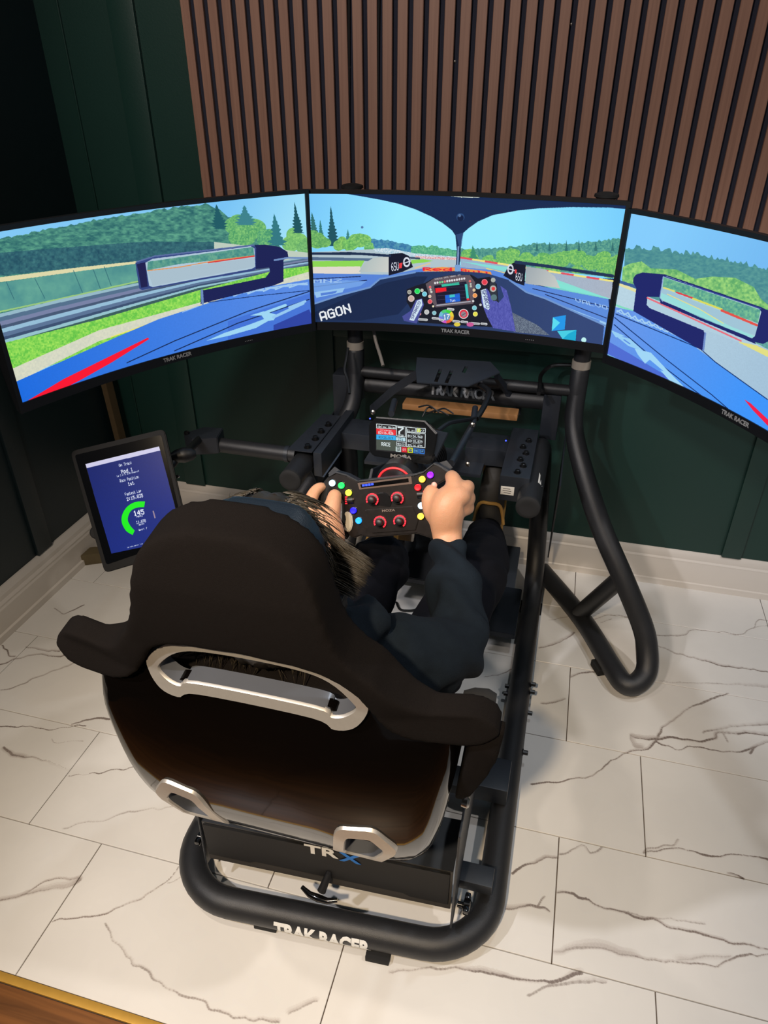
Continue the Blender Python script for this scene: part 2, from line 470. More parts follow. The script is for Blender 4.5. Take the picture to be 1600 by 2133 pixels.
def screen_mat(name, im, strength=1.0, rough=0.35):
    m = bpy.data.materials.new(name); m.use_nodes = True; nt = m.node_tree; b = nt.nodes['Principled BSDF']
    b.inputs['Base Color'].default_value = (0.01, 0.01, 0.012, 1); b.inputs['Roughness'].default_value = rough
    b.inputs['Specular IOR Level'].default_value = 0.08
    t = nt.nodes.new('ShaderNodeTexImage'); t.image = im; t.extension = 'EXTEND'
    nt.links.new(t.outputs['Color'], b.inputs['Emission Color']); b.inputs['Emission Strength'].default_value = strength
    return m

def leafy(dark, light, sc=0.16, seed=0, contrast=1.6, sy=None):
    dark, light = np.array(dark, float), np.array(light, float); sy = sy or sc
    def f(x, y):
        n = np.clip((fbm(x * sc, y * sy, seed, 4) - 0.5) * contrast + 0.5, 0, 1)[:, None]
        return dark * (1 - n) + light * n
    return f
def grad(p0, c0, p1, c1, nz=0.0):
    c0, c1 = np.array(c0, float), np.array(c1, float); d = (p1[0] - p0[0], p1[1] - p0[1]); L = d[0] ** 2 + d[1] ** 2
    def f(x, y):
        t = np.clip(((x - p0[0]) * d[0] + (y - p0[1]) * d[1]) / L, 0, 1)[:, None]
        c = c0 * (1 - t) + c1 * t
        return c * (1 + nz * (fbm(x * 0.5, y * 0.5, 3)[:, None] - 0.5)) if nz else c
    return f
def spruce(p, base, top, half, col, seed=0, tiers=9):
    """saw-edged conifer"""
    rnd = random.Random(seed); (bx, by), (tx, ty) = base, top; L, R = [], []
    for k in range(tiers + 1):
        f = k / tiers; x, y = tx + (bx - tx) * f, ty + (by - ty) * f; w = half * f * (0.8 + 0.4 * rnd.random())
        L += [(x - w * 0.55, y), (x - w, y + (by - ty) / tiers * 0.35)]
        R += [(x + w * 0.55, y), (x + w, y + (by - ty) / tiers * 0.35)]
    p.poly([(tx, ty)] + R + L[::-1], col)
def blobs(p, pts, seed=0):
    rnd = random.Random(seed)
    for (x, y, r, d, l) in pts:
        for k in range(7):
            a = rnd.random() * 6.28; q = r * 0.45 * rnd.random()
            p.disc((x + math.cos(a) * q * 1.3, y + math.sin(a) * q), r * (0.5 + 0.3 * rnd.random()), leafy(d, l, 0.35, seed + k), 1.0, ry=r * 0.5)
def ragged(pts, amp, step, seed, s=1.0):
    """top edge of a tree line: the polyline with random spikes"""
    rnd = random.Random(seed); out = []
    for a, b in zip(pts, pts[1:]):
        n = max(1, int(abs(b[0] - a[0]) / step))
        for k in range(n):
            t = k / n; out.append((a[0] + (b[0] - a[0]) * t, a[1] + (b[1] - a[1]) * t - amp * rnd.random() ** 1.5))
    out.append(pts[-1]); return out

def paint_left(p):
    p.frame(2.424, 0, 380)
    p.img[:] = (130, 200, 245)
    p.poly([(1000, 60), (1560, 20), (1560, 360), (1000, 360)], grad((470, 420), (120, 195, 245), (600, 500), (160, 225, 250)))
    top = ragged([(-300, 300), (0, 290), (500, 190), (900, 130), (1050, 112), (1120, 150), (1180, 200), (1300, 215)], 12, 14, 4)
    p.poly(top + [(1420, 330), (1420, 480), (-300, 700)], leafy((40, 98, 102), (98, 168, 140), 0.12, 2, 1.5, 0.26))
    p.poly([(-300, 380), (300, 330), (700, 300), (1100, 300), (1100, 400), (690, 400), (0, 470), (-300, 520)], leafy((24, 62, 88), (58, 112, 124), 0.2, 9, 1.4), 0.75)
    blobs(p, [(1230, 240, 95, (70, 150, 100), (140, 205, 120)), (1330, 270, 60, (60, 140, 110), (130, 200, 120)), (1480, 290, 70, (100, 170, 100), (150, 215, 120)), (1550, 320, 60, (90, 160, 100), (140, 205, 120))], 5)
    spruce(p, (1110, 230), (1090, 105), 50, (30, 90, 100), 1); spruce(p, (1240, 210), (1232, 110), 62, (60, 130, 140), 2, 7)
    spruce(p, (1400, 310), (1382, 150), 52, (50, 120, 130), 3, 8); spruce(p, (1505, 250), (1485, 92), 32, (30, 85, 95), 4, 10)
    p.poly([(1080, 300), (1560, 355), (1560, 385), (1080, 420)], (190, 205, 190))
    p.poly([(-300, 520), (0, 478), (400, 428), (700, 396), (720, 410), (400, 448), (0, 503), (-300, 560)], (222, 216, 170))
    p.poly([(-300, 560), (0, 505), (420, 445), (700, 408), (1100, 400), (1000, 470), (700, 500), (300, 590), (0, 655), (-300, 720)], leafy((72, 138, 140), (104, 170, 152), 0.05, 7, 1.2))
    for x0, y0, x1, y1 in [(30, 500, 70, 590), (175, 485, 225, 585), (370, 445, 415, 555), (470, 440, 505, 535), (525, 425, 560, 520)]:
        p.line([(x0, y0), (x1, y1)], 4, (50, 105, 115), 0.8)
    p.line([(-300, 715), (0, 652), (300, 588), (700, 498)], 8, (170, 210, 120), 0.8)
    bands = [(0, (150, 185, 200)), (18, (84, 112, 140)), (40, (120, 130, 165)), (62, (70, 88, 116)), (78, (150, 190, 215)), (100, (92, 116, 150)), (122, (60, 80, 112)), (138, (150, 195, 205)), (156, (58, 92, 92))]
    for o, c in bands:
        f = lambda y, k: y + o * k
        p.poly([(-300, 725 + o * 1.1), (0, 662 + o), (300, 590 + o * .92), (700, 505 + o * .72), (1000, 455 + o * .5), (1560, 375 + o * .32), (1560, 420), (1000, 560), (20, 830), (-300, 930)], c)
    p.poly([(-300, 905), (0, 815), (20, 810), (500, 690), (1000, 545), (1400, 440), (1560, 420), (1560, 470), (1010, 640), (0, 1020), (-300, 1120)], leafy((92, 190, 70), (170, 232, 96), 0.3, 11, 1.6))
    p.poly([(-300, 1010), (60, 940), (500, 745), (1010, 605), (1560, 450), (1560, 500), (1010, 640), (500, 800), (60, 1020), (-300, 1120)], leafy((200, 205, 190), (226, 226, 200), 0.3, 12, 1.0))
    p.line([(560, 780), (1000, 628), (1010, 622)], 6, (235, 228, 110))
    p.poly([(-300, 1200), (80, 1005), (600, 775), (800, 690), (1010, 622), (1250, 545), (1560, 488), (1600, 720), (110, 1130), (-300, 1300)], grad((40, 800), (30, 108, 224), (640, 620), (92, 140, 228), 0.05))
    p.poly([(1150, 700), (1560, 560), (1600, 560), (1600, 720), (1150, 800)], (60, 104, 208), 0.6)
    p.poly([(1380, 720), (1560, 640), (1600, 740), (1380, 770)], (40, 56, 150), 0.8)
    p.poly([(120, 1112), (320, 992), (745, 783), (752, 790), (560, 910), (400, 1000), (330, 1035), (160, 1100)], (250, 22, 50))
    for l in [[(640, 910), (880, 800), (1250, 650), (1560, 550)], [(880, 850), (1200, 710), (1560, 590)]]:
        p.line(l, 5, (20, 40, 84))
    p.line([(1050, 605), (1300, 572), (1560, 545)], 4, (30, 60, 120)); p.line([(920, 655), (1000, 625)], 4, (150, 190, 240))
    for a, b, c, d, k in [(1105, 580, 1175, 565, 8), (1180, 572, 1260, 552, 14), (1250, 562, 1330, 545, 12), (1330, 548, 1400, 535, 14), (1390, 540, 1470, 522, 12), (1460, 530, 1550, 515, 13)]:
        p.line([(a, b), ((a + c) / 2, b - 16), (c, d)], k * .6, (160, 200, 238)); p.line([(a + 10, b - 14), (c, d - 8)], k * .5, (160, 200, 238))
    p.poly([(1040, 800), (1130, 760), (1250, 720), (1330, 690), (1400, 672), (1290, 735), (1150, 775)], (158, 214, 244))
    p.poly([(1260, 672), (1330, 650), (1400, 668), (1380, 695), (1340, 700), (1320, 672)], (158, 214, 244))
    p.line([(1330, 660), (1440, 620)], 14, (158, 214, 244)); p.line([(1380, 680), (1530, 610)], 14, (150, 200, 240)); p.line([(1460, 630), (1540, 600)], 12, (150, 200, 240))
    # wing mirror
    dk = (26, 32, 84)
    p.poly([(682, 405), (760, 378), (1275, 315), (1300, 330), (1296, 432), (1280, 445), (715, 543), (702, 535)], (52, 70, 130))
    p.poly([(690, 412), (732, 402), (745, 525), (712, 532)], (30, 30, 78))
    p.poly([(733, 405), (770, 385), (1265, 322), (1284, 334), (1288, 425), (1270, 436), (770, 528), (752, 522)], (176, 200, 216))
    p.poly([(745, 400), (1278, 325), (1283, 372), (900, 412), (742, 444)], leafy((60, 132, 130), (110, 172, 146), 0.2, 3))
    p.line([(745, 445), (900, 428), (1100, 392), (1282, 370)], 5, (225, 150, 90)); p.line([(1050, 405), (1282, 372)], 6, (215, 60, 60))
    p.poly([(745, 450), (1284, 380), (1286, 425), (770, 522)], (168, 190, 204), 0.9)
    p.poly([(1282, 315), (1340, 314), (1410, 325), (1450, 350), (1455, 378), (1430, 392), (1430, 500), (1380, 520), (1030, 608), (1012, 614), (1012, 545), (1035, 542), (1340, 480), (1362, 450), (1358, 428), (1290, 438), (1292, 330)], dk)
    p.line([(1385, 392), (1455, 380), (1550, 382)], 9, (110, 140, 190)); p.line([(1018, 545), (1022, 612)], 12, (110, 140, 190))
    p.line([(690, 400), (780, 372), (1280, 316)], 7, (90, 110, 160))

def paint_centre(p):
    p.frame(2.2857, 620, 370)
    p.img[:] = (20, 36, 74)
    p.poly([(0, 0), (1600, 0), (1600, 480), (0, 480)], grad((640, 400), (118, 198, 250), (820, 470), (152, 234, 255)))
    p.poly([(1000, 100), (1600, 100), (1600, 480), (1000, 480)], grad((1080, 480), (150, 234, 255), (1310, 430), (118, 204, 252)))
    p.disc((308, 236), 6, (84, 120, 170))
    p.poly(ragged([(330, 292), (420, 300), (540, 325)], 8, 10, 3) + [(620, 340), (760, 345), (760, 380), (330, 380)], leafy((50, 110, 165), (90, 160, 180), 0.3, 4))
    p.poly(ragged([(540, 335), (640, 332), (760, 348)], 14, 12, 5) + [(760, 400), (540, 390)], leafy((60, 150, 120), (120, 200, 150), 0.4, 5))
    p.poly(ragged([(775, 345), (960, 340), (1130, 320), (1300, 318), (1545, 295)], 12, 9, 6) + [(1560, 480), (775, 400)], leafy((58, 128, 130), (110, 178, 150), 0.35, 6))
    rnd = random.Random(3); bl = []
    for k in range(46):
        x = 790 + rnd.random() * 760; f = (x - 790) / 760; y = 352 + f * 10 + rnd.random() * (40 + 60 * f)
        bl.append((x, y, 18 + 26 * f * rnd.random() + 8, (80, 160, 96), (152, 214, 108)))
    blobs(p, sorted(bl, key=lambda b: b[1]), 8)
    spruce(p, (838, 385), (834, 318), 26, (60, 140, 110), 9, 6)
    for x in (1140, 1200, 1280, 1340, 1420, 1500): spruce(p, (x, 345), (x, 300 - (x % 3) * 4), 9, (50, 110, 110), x, 5)
    spruce(p, (170, 320), (158, 130), 34, (30, 84, 96), 12, 12); spruce(p, (80, 260), (68, 160), 26, (50, 110, 110), 13, 8); spruce(p, (112, 270), (108, 195), 14, (50, 120, 120), 14, 7); spruce(p, (240, 300), (240, 240), 16, (60, 130, 130), 15, 5)
    blobs(p, [(60, 300, 60, (70, 140, 90), (134, 200, 110)), (110, 300, 45, (80, 150, 90), (140, 205, 110)), (205, 318, 42, (90, 160, 90), (160, 220, 110)), (285, 300, 55, (84, 160, 90), (160, 220, 116)), (340, 328, 30, (80, 160, 100), (150, 215, 120)), (255, 325, 36, (84, 160, 90), (150, 220, 110))], 6)
    p.poly([(60, 355), (360, 340), (560, 368), (760, 385), (760, 470), (60, 470)], (176, 196, 204))
    p.poly([(360, 338), (430, 335), (560, 360), (760, 376), (760, 386), (560, 378), (370, 352)], leafy((150, 190, 210), (230, 236, 240), 0.8, 3, 2.5))
    p.poly([(560, 372), (760, 382), (760, 392), (560, 384)], leafy((210, 120, 130), (240, 236, 230), 1.0, 5, 3))
    p.line([(60, 362), (250, 358), (440, 372), (580, 385)], 9, (60, 76, 100)); p.line([(60, 385), (440, 392)], 14, (84, 108, 138))
    p.poly([(64, 398), (320, 394), (300, 430), (66, 432)], (140, 214, 84)); p.poly([(66, 425), (300, 422), (300, 455), (68, 470)], (224, 216, 206))
    p.poly([(530, 392), (600, 388), (646, 396), (600, 404), (540, 410)], (140, 214, 84))
    p.poly([(775, 382), (900, 396), (1040, 415), (1200, 440), (1500, 492), (1495, 580), (1240, 520), (1000, 470), (780, 445)], grad((960, 540), (150, 178, 204), (1280, 620), (170, 180, 196), 0.06))
    p.poly([(775, 398), (960, 440), (1300, 540), (1490, 575), (1300, 520), (1000, 425)], (130, 226, 216), 0.85)
    p.poly([(1000, 470), (1150, 455), (1330, 520), (1490, 578), (1400, 578)], (132, 228, 212), 0.9)
    p.line([(900, 432), (1010, 460), (1080, 480)], 5, (232, 214, 120)); p.line([(630, 408), (560, 430)], 6, (226, 196, 150))
    for k in range(12):
        a, b = k / 12, (k + 1) / 12
        q = lambda t: (775 + 725 * t, 380 + 112 * t)
        p.line([q(a), q(b)], 9, (226, 84, 96) if k % 2 == 0 else (238, 226, 130))
    # car body and cockpit
    p.poly([(60, 455), (440, 462), (560, 438), (620, 428), (760, 425), (930, 440), (1010, 462), (1100, 505), (1480, 578), (1500, 800), (60, 700)], grad((650, 570), (84, 128, 214), (1270, 640), (92, 140, 220)))
    for a, b in [((75, 482), (300, 470)), ((75, 520), (330, 488)), ((1120, 528), (1480, 618)), ((1180, 556), (1470, 668))]: p.line([a, b], 4, (28, 44, 92))
    p.poly([(60, 500), (230, 488), (330, 492), (300, 515), (80, 560)], (120, 168, 232), 0.8)
    p.poly([(80, 545), (225, 524), (215, 545), (90, 572)], (150, 196, 238)); p.poly([(110, 550), (190, 538), (180, 550), (112, 562)], (84, 128, 214))
    p.text('MNZ', (75, 484), (220, 480), (75, 502), (160, 196, 238)); p.text('VALVO', (1320, 572), (1478, 610), (1325, 592), (160, 196, 238))
    p.poly([(1270, 612), (1470, 690), (1465, 712), (1290, 640)], (156, 202, 240)); p.poly([(1330, 640), (1440, 680), (1435, 692), (1330, 655)], (92, 140, 220))
    p.poly([(600, 432), (690, 425), (760, 428), (920, 448), (925, 462), (760, 446), (600, 446)], (240, 150, 70))
    for k, (w, s0, e0) in enumerate([('Red', (596, 426), (742, 428)), ('Bull', (775, 432), (922, 450))]):
        p.text(w, s0, e0, (s0[0], s0[1] + 17), (232, 32, 60), 1, 0.3)
    p.poly([(78, 600), (200, 560), (345, 522), (390, 482), (470, 466), (560, 450), (760, 444), (900, 455), (1010, 488), (1090, 545), (1180, 575), (1280, 620), (1460, 700), (1450, 800), (70, 690)], grad((700, 640), (26, 46, 84), (1200, 700), (50, 70, 118)))
    p.poly([(300, 545), (420, 500), (560, 470), (620, 470), (560, 560), (480, 650), (300, 680), (90, 675), (82, 640)], (20, 36, 70), 0.8)
    p.line([(80, 600), (200, 560), (345, 522), (392, 482), (560, 450)], 8, (112, 150, 206)); p.line([(1010, 488), (1090, 545), (1180, 575), (1470, 706)], 8, (112, 150, 206))
    p.poly([(1020, 640), (1140, 700), (1200, 750), (1030, 735)], leafy((60, 70, 92), (130, 144, 160), 1.6, 3, 3.0))
    p.text('AGON', (100, 640), (252, 596), (112, 684), (232, 236, 240), 1, 0.32)
    # mirrors
    p.poly([(292, 448), (318, 408), (360, 382), (436, 374), (436, 450)], grad((760, 540), (176, 190, 190), (810, 560), (204, 206, 200)))
    p.poly([(434, 364), (498, 358), (530, 372), (550, 425), (500, 448), (434, 466)], (18, 22, 42))
    p.line([(74, 361), (300, 362), (440, 372)], 12, (28, 46, 76)); p.text('6SU', (445, 405), (482, 400), (448, 445), (214, 220, 232)); p.poly([(484, 408), (500, 404), (496, 430), (484, 432)], (228, 60, 66))
    p.disc((520, 402), 17, (214, 220, 232), 1, 24, 0.62); p.line([(505, 408), (540, 396)], 5, (214, 220, 232))
    p.poly([(980, 466), (1008, 415), (1040, 400), (1088, 404), (1080, 514), (1040, 500)], (18, 22, 42))
    p.poly([(1088, 422), (1180, 436), (1225, 470), (1250, 526), (1084, 504)], grad((1100, 560), (160, 170, 176), (1160, 590), (196, 200, 196)))
    p.line([(1040, 402), (1180, 420), (1500, 468)], 15, (30, 50, 84)); p.disc((1014, 436), 15, (214, 220, 232), 1, 25, 0.6); p.line([(1000, 432), (1034, 442)], 5, (214, 220, 232))
    p.text('6SU', (1040, 450), (1072, 456), (1038, 488), (214, 220, 232)); p.poly([(1034, 436), (1044, 438), (1042, 456), (1034, 454)], (228, 60, 66))
    # steering wheel and gloves of the game
    p.frame(5.333, 840, 460)
    p.poly([(240, 690), (330, 640), (520, 600), (760, 598), (830, 640), (960, 620), (1040, 700), (1060, 900), (1000, 1180), (180, 1130), (40, 900), (40, 760), (140, 720)], (22, 24, 36))
    p.poly([(250, 700), (340, 640), (520, 604), (740, 600), (800, 680), (780, 920), (360, 960), (300, 860)], (96, 84, 92))
    p.poly([(345, 720), (700, 672), (745, 880), (375, 925)], (24, 22, 44)); p.line([(375, 938), (745, 895)], 12, (170, 172, 184))
    p.poly([(425, 705), (622, 680), (626, 708), (430, 732)], (54, 190, 160)); p.poly([(357, 748), (478, 736), (482, 782), (362, 800)], (238, 30, 40))
    p.poly([(684, 704), (712, 700), (732, 858), (704, 862)], (64, 196, 190)); p.poly([(704, 862), (732, 858), (738, 876), (708, 882)], (230, 40, 50))
    p.poly([(465, 824), (628, 804), (636, 892), (472, 912)], (30, 100, 214)); p.poly([(514, 818), (574, 812), (576, 844), (516, 852)], (64, 196, 200)); p.text('Tun', (520, 872), (580, 866), (522, 900), (230, 230, 240), 1, .3)
    for k in range(5): p.line([(380, 700 + k * 44), (690, 690 + k * 40)], 3, (70, 64, 96))
    for k in range(13): p.disc((355 + k * 27, 690 - k * 4.2), 11, (120, 210, 140) if 1 < k < 4 else (232, 110, 110) if k == 4 else (226, 222, 226), 1, 13)
    p.text('RADIO DRS MARK OT', (350, 640), (640, 592), (354, 656), (200, 200, 206))
    for x, y, r, c in [(158, 780, 32, (30, 220, 90)), (238, 812, 28, (110, 200, 220)), (210, 770, 18, (190, 190, 180)), (905, 680, 34, (226, 60, 76)), (833, 728, 30, (110, 196, 220)), (300, 735, 14, (230, 90, 90)), (305, 762, 12, (200, 200, 190)), (314, 788, 13, (210, 210, 200)), (296, 838, 18, (220, 190, 170)), (298, 896, 26, (226, 76, 86)), (742, 670, 13, (226, 90, 84)), (750, 700, 11, (190, 190, 180)), (752, 726, 12, (190, 190, 170)), (788, 768, 17, (214, 190, 150)), (798, 828, 26, (238, 150, 76)), (778, 890, 12, (220, 220, 220)), (792, 966, 27, (120, 200, 210)), (802, 1034, 27, (230, 222, 76)), (262, 1012, 28, (190, 190, 190)), (346, 1022, 24, (130, 190, 200)), (334, 948, 12, (240, 230, 190)), (860, 932, 14, (200, 200, 200)), (185, 1032, 16, (220, 120, 130)), (90, 862, 36, (196, 170, 160)), (70, 790, 24, (150, 150, 140))]:
        p.disc((x, y), r, c); p.disc((x, y), r, (250, 250, 250), .35, inner=.75)
    for k in range(16):
        a = k / 16 * 6.28; p.poly([(480, 1060), (480 + 84 * math.cos(a), 1060 + 78 * math.sin(a)), (480 + 84 * math.cos(a + .4), 1060 + 78 * math.sin(a + .4))], [(110, 190, 210), (80, 200, 120), (60, 210, 60), (230, 210, 60), (236, 170, 60), (230, 90, 60), (200, 90, 200), (120, 120, 220)][(k // 2 + 4) % 8])
    p.disc((480, 1062), 44, (90, 140, 190)); p.text('17', (446, 1040), (520, 1032), (450, 1098), (236, 240, 246), 1, .25)
    p.disc((672, 1032), 54, (222, 50, 70)); p.disc((672, 1036), 30, (150, 132, 140)); p.disc((672, 1032), 54, (240, 236, 236), 1, inner=.86); p.line([(650, 1050), (694, 1024)], 9, (90, 84, 96))
    for x0, x1, y in [(176, 262, 1092), (330, 392, 1080), (410, 440, 1098), (650, 710, 1118), (740, 840, 1136), (872, 924, 1140), (560, 620, 1112), (500, 556, 978)]:
        p.line([(x0, y), (x1, y + 6)], 26, (206, 208, 210)); p.line([(x0, y + 2), (x1, y + 8)], 5, (80, 80, 90))
    p.disc((600, 1150), 36, (220, 200, 70), 1, 22); p.disc((745, 1150), 40, (200, 90, 150), 1, 24)
    p.poly([(140, 880), (210, 860), (232, 930), (180, 1060), (150, 1140), (10, 1110), (-10, 1060), (80, 1000)], (72, 78, 150)); p.poly([(155, 885), (205, 868), (215, 930), (120, 1110), (70, 1100)], (206, 226, 240)); p.text('SPARCO', (80, 1080), (172, 885), (110, 1094), (84, 90, 140), 1, .3)
    p.poly([(868, 770), (930, 750), (1000, 850), (1060, 910), (1120, 840), (1080, 720), (1150, 770), (1200, 960), (1250, 1230), (1000, 1190), (930, 1060), (870, 900)], leafy((70, 74, 160), (96, 100, 186), 0.9, 2, 2.0, 0.3))
    p.poly([(862, 770), (918, 752), (966, 960), (950, 990), (896, 960)], (206, 226, 240)); p.text('SPARCO', (916, 762), (970, 968), (870, 772), (84, 90, 140), 1, .3)
    p.poly([(960, 700), (1000, 640), (1024, 680), (1040, 760), (1050, 890), (1000, 890), (960, 800)], (46, 52, 62)); p.disc((1000, 752), 36, (180, 176, 170)); p.disc((1002, 752), 20, (224, 60, 60)); p.disc((1000, 656), 26, (170, 176, 170)); p.disc((1008, 850), 34, (90, 120, 124))
    # halo
    p.frame(2.2857, 620, 370)
    nv = (18, 40, 80)
    p.poly([(40, 30), (1570, 100), (1570, 150), (1480, 142), (1300, 140), (1150, 146), (1050, 156), (930, 178), (860, 208), (815, 240), (790, 262), (780, 300), (775, 380), (772, 415), (778, 446), (748, 446), (755, 410), (758, 340), (752, 275), (735, 250), (690, 215), (640, 186), (560, 150), (480, 124), (400, 106), (300, 88), (180, 68), (50, 58)], nv)
    p.poly([(755, 270), (790, 262), (780, 330), (770, 330)], (60, 90, 140), 0.6); p.line([(766, 330), (762, 440)], 8, (120, 150, 190)); p.poly([(750, 415), (776, 415), (778, 446), (748, 446)], (120, 160, 210))
    p.poly([(672, 74), (740, 78), (898, 88), (860, 95), (780, 94), (710, 86)], (236, 246, 232)); p.line([(785, 80), (786, 92)], 3, (120, 140, 150)); p.disc((776, 188), 19, (40, 72, 120)); p.disc((776, 192), 15, (12, 28, 64)); p.disc((772, 180), 7, (84, 110, 150))
    p.poly([(1216, 664), (1278, 654), (1272, 722), (1210, 730)], (32, 150, 232)); p.poly([(1216, 664), (1250, 690), (1210, 730)], (90, 220, 240)); p.poly([(1236, 730), (1328, 724), (1324, 776), (1262, 768)], (70, 206, 228)); p.poly([(1262, 768), (1290, 742), (1328, 724), (1324, 776)], (24, 170, 210)); p.disc((1363, 772), 12, (190, 240, 240))

def paint_right(p):
    p.frame(4.103, 1240, 420)
    p.img[:] = (130, 200, 250)
    p.poly([(200, 0), (2400, 0), (2400, 900), (200, 600)], grad((1400, 450), (132, 204, 252), (1640, 560), (112, 182, 240)))
    p.poly(ragged([(260, 405), (500, 420), (760, 455), (1000, 490), (1250, 540), (1480, 590), (2200, 760)], 50, 16, 4) + [(2300, 1300), (240, 800)], leafy((62, 128, 140), (94, 160, 154), 0.16, 3, 1.3, 0.3))
    p.poly([(240, 560), (300, 530), (400, 510), (480, 570), (700, 580), (860, 660), (1000, 640), (1200, 650), (1360, 730), (1420, 830), (1480, 880), (2300, 1150), (2300, 1500), (1400, 1100), (800, 720), (230, 700)], leafy((92, 168, 104), (164, 220, 124), 0.2, 8, 1.8))
    p.poly([(600, 650), (820, 700), (1100, 850), (1480, 1010), (2200, 1200), (2200, 1500), (1480, 1300), (1100, 1050), (600, 760)], leafy((58, 128, 128), (120, 184, 140), 0.3, 5, 1.5), 0.8)
    p.poly([(215, 690), (350, 745), (450, 810), (900, 980), (1480, 1260), (2300, 1640), (2300, 2300), (1477, 1700), (1030, 1365), (700, 1150), (330, 940), (175, 900)], grad((1300, 620), (184, 212, 226), (1600, 760), (164, 194, 216), 0.05))
    p.line([(210, 705), (360, 765)], 26, (228, 222, 160)); p.line([(180, 885), (330, 935)], 16, (130, 220, 190)); p.line([(215, 685), (420, 750)], 26, (56, 90, 150)); p.line([(360, 725), (420, 745)], 22, (120, 158, 200))
    p.line([(450, 820), (700, 930), (980, 1060), (1250, 1185)], 16, (232, 120, 130), 1, 26); p.line([(1250, 1190), (1480, 1300), (2200, 1640)], 40, (226, 222, 130), 1, 60)
    p.poly([(170, 900), (330, 935), (600, 1050), (1020, 1360), (1477, 1690), (2300, 2300), (2300, 2600), (100, 1290)], grad((1270, 700), (104, 150, 232), (1560, 860), (60, 148, 250), 0.04))
    p.poly([(110, 1190), (300, 1300), (600, 1480), (800, 1600), (100, 1300)], (70, 90, 200), 0.7)
    for l, w in [([(170, 990), (600, 1340), (1000, 1650), (1340, 1945)], 5), ([(165, 1050), (560, 1390), (1020, 1740)], 5), ([(180, 960), (500, 1090), (900, 1255), (1030, 1370), (1477, 1690)], 5)]:
        p.line(l, w + 3, (18, 52, 112))
    p.poly([(1280, 1692), (1330, 1720), (1480, 1860), (1900, 2250), (1850, 2300), (1470, 1905), (1350, 1780)], (242, 24, 70))
    p.poly([(340, 1255), (480, 1290), (640, 1460), (780, 1600), (640, 1530), (560, 1440), (590, 1450), (470, 1350), (430, 1385), (370, 1310)], (160, 214, 246))
    p.poly([(170, 1140), (300, 1170), (420, 1280), (290, 1235)], (150, 206, 244)); p.poly([(135, 1095), (260, 1150), (180, 1160)], (150, 206, 244)); p.line([(250, 1180), (300, 1215)], 10, (92, 140, 226))
    for x0, y0 in [(190, 930), (250, 955), (310, 985), (370, 1010), (430, 1030), (490, 1050), (560, 1080), (620, 1100), (690, 1130), (750, 1160)]:
        p.line([(x0, y0 + 12), (x0 + 34, y0 - 6), (x0 + 60, y0 + 34)], 12, (164, 206, 240)); p.line([(x0, y0), (x0 + 44, y0 + 30)], 9, (164, 206, 240))
    dk = (26, 34, 104)
    p.poly([(330, 655), (350, 625), (410, 605), (600, 622), (1420, 900), (1600, 985), (1640, 1120), (1440, 1215), (1370, 1200), (560, 850), (550, 815), (460, 812), (442, 880), (470, 910), (930, 1100), (945, 1140), (935, 1270), (900, 1262), (330, 935), (355, 740), (328, 690)], dk)
    p.poly([(580, 645), (612, 636), (1400, 908), (1424, 940), (1370, 1150), (1345, 1168), (575, 845), (556, 820)], (172, 206, 214))
    p.poly([(590, 645), (1418, 925), (1395, 1040), (900, 860), (580, 730)], leafy((74, 150, 140), (130, 200, 150), 0.25, 4))
    p.poly([(575, 735), (900, 870), (1395, 1045), (1370, 1140), (1200, 1090), (570, 820)], (160, 196, 214)); p.poly([(570, 780), (900, 920), (1150, 1060), (1370, 1150), (1340, 1165), (900, 990), (560, 830)], (150, 226, 220), .8)
    p.line([(700, 775), (840, 825)], 14, (226, 64, 72)); p.line([(840, 828), (1085, 920)], 16, (220, 220, 90)); p.line([(1085, 930), (1385, 1055)], 20, (226, 80, 70)); p.line([(590, 735), (680, 765)], 14, (220, 220, 120)); p.line([(620, 790), (900, 920), (1100, 1040)], 7, (232, 224, 130))
    p.line([(586, 640), (556, 820), (580, 852)], 7, (130, 160, 210)); p.line([(600, 640), (1420, 915)], 10, (50, 70, 150)); p.line([(945, 1125), (928, 1270)], 16, (110, 140, 200))
    p.poly([(450, 812), (560, 852), (1380, 1210), (1440, 1240), (1200, 1190), (930, 1090), (470, 900), (444, 880)], (176, 206, 222)); p.line([(450, 822), (700, 935), (1000, 1075), (1250, 1190)], 14, (232, 110, 124)); p.poly([(560, 850), (1370, 1200), (1380, 1218), (560, 868)], dk)

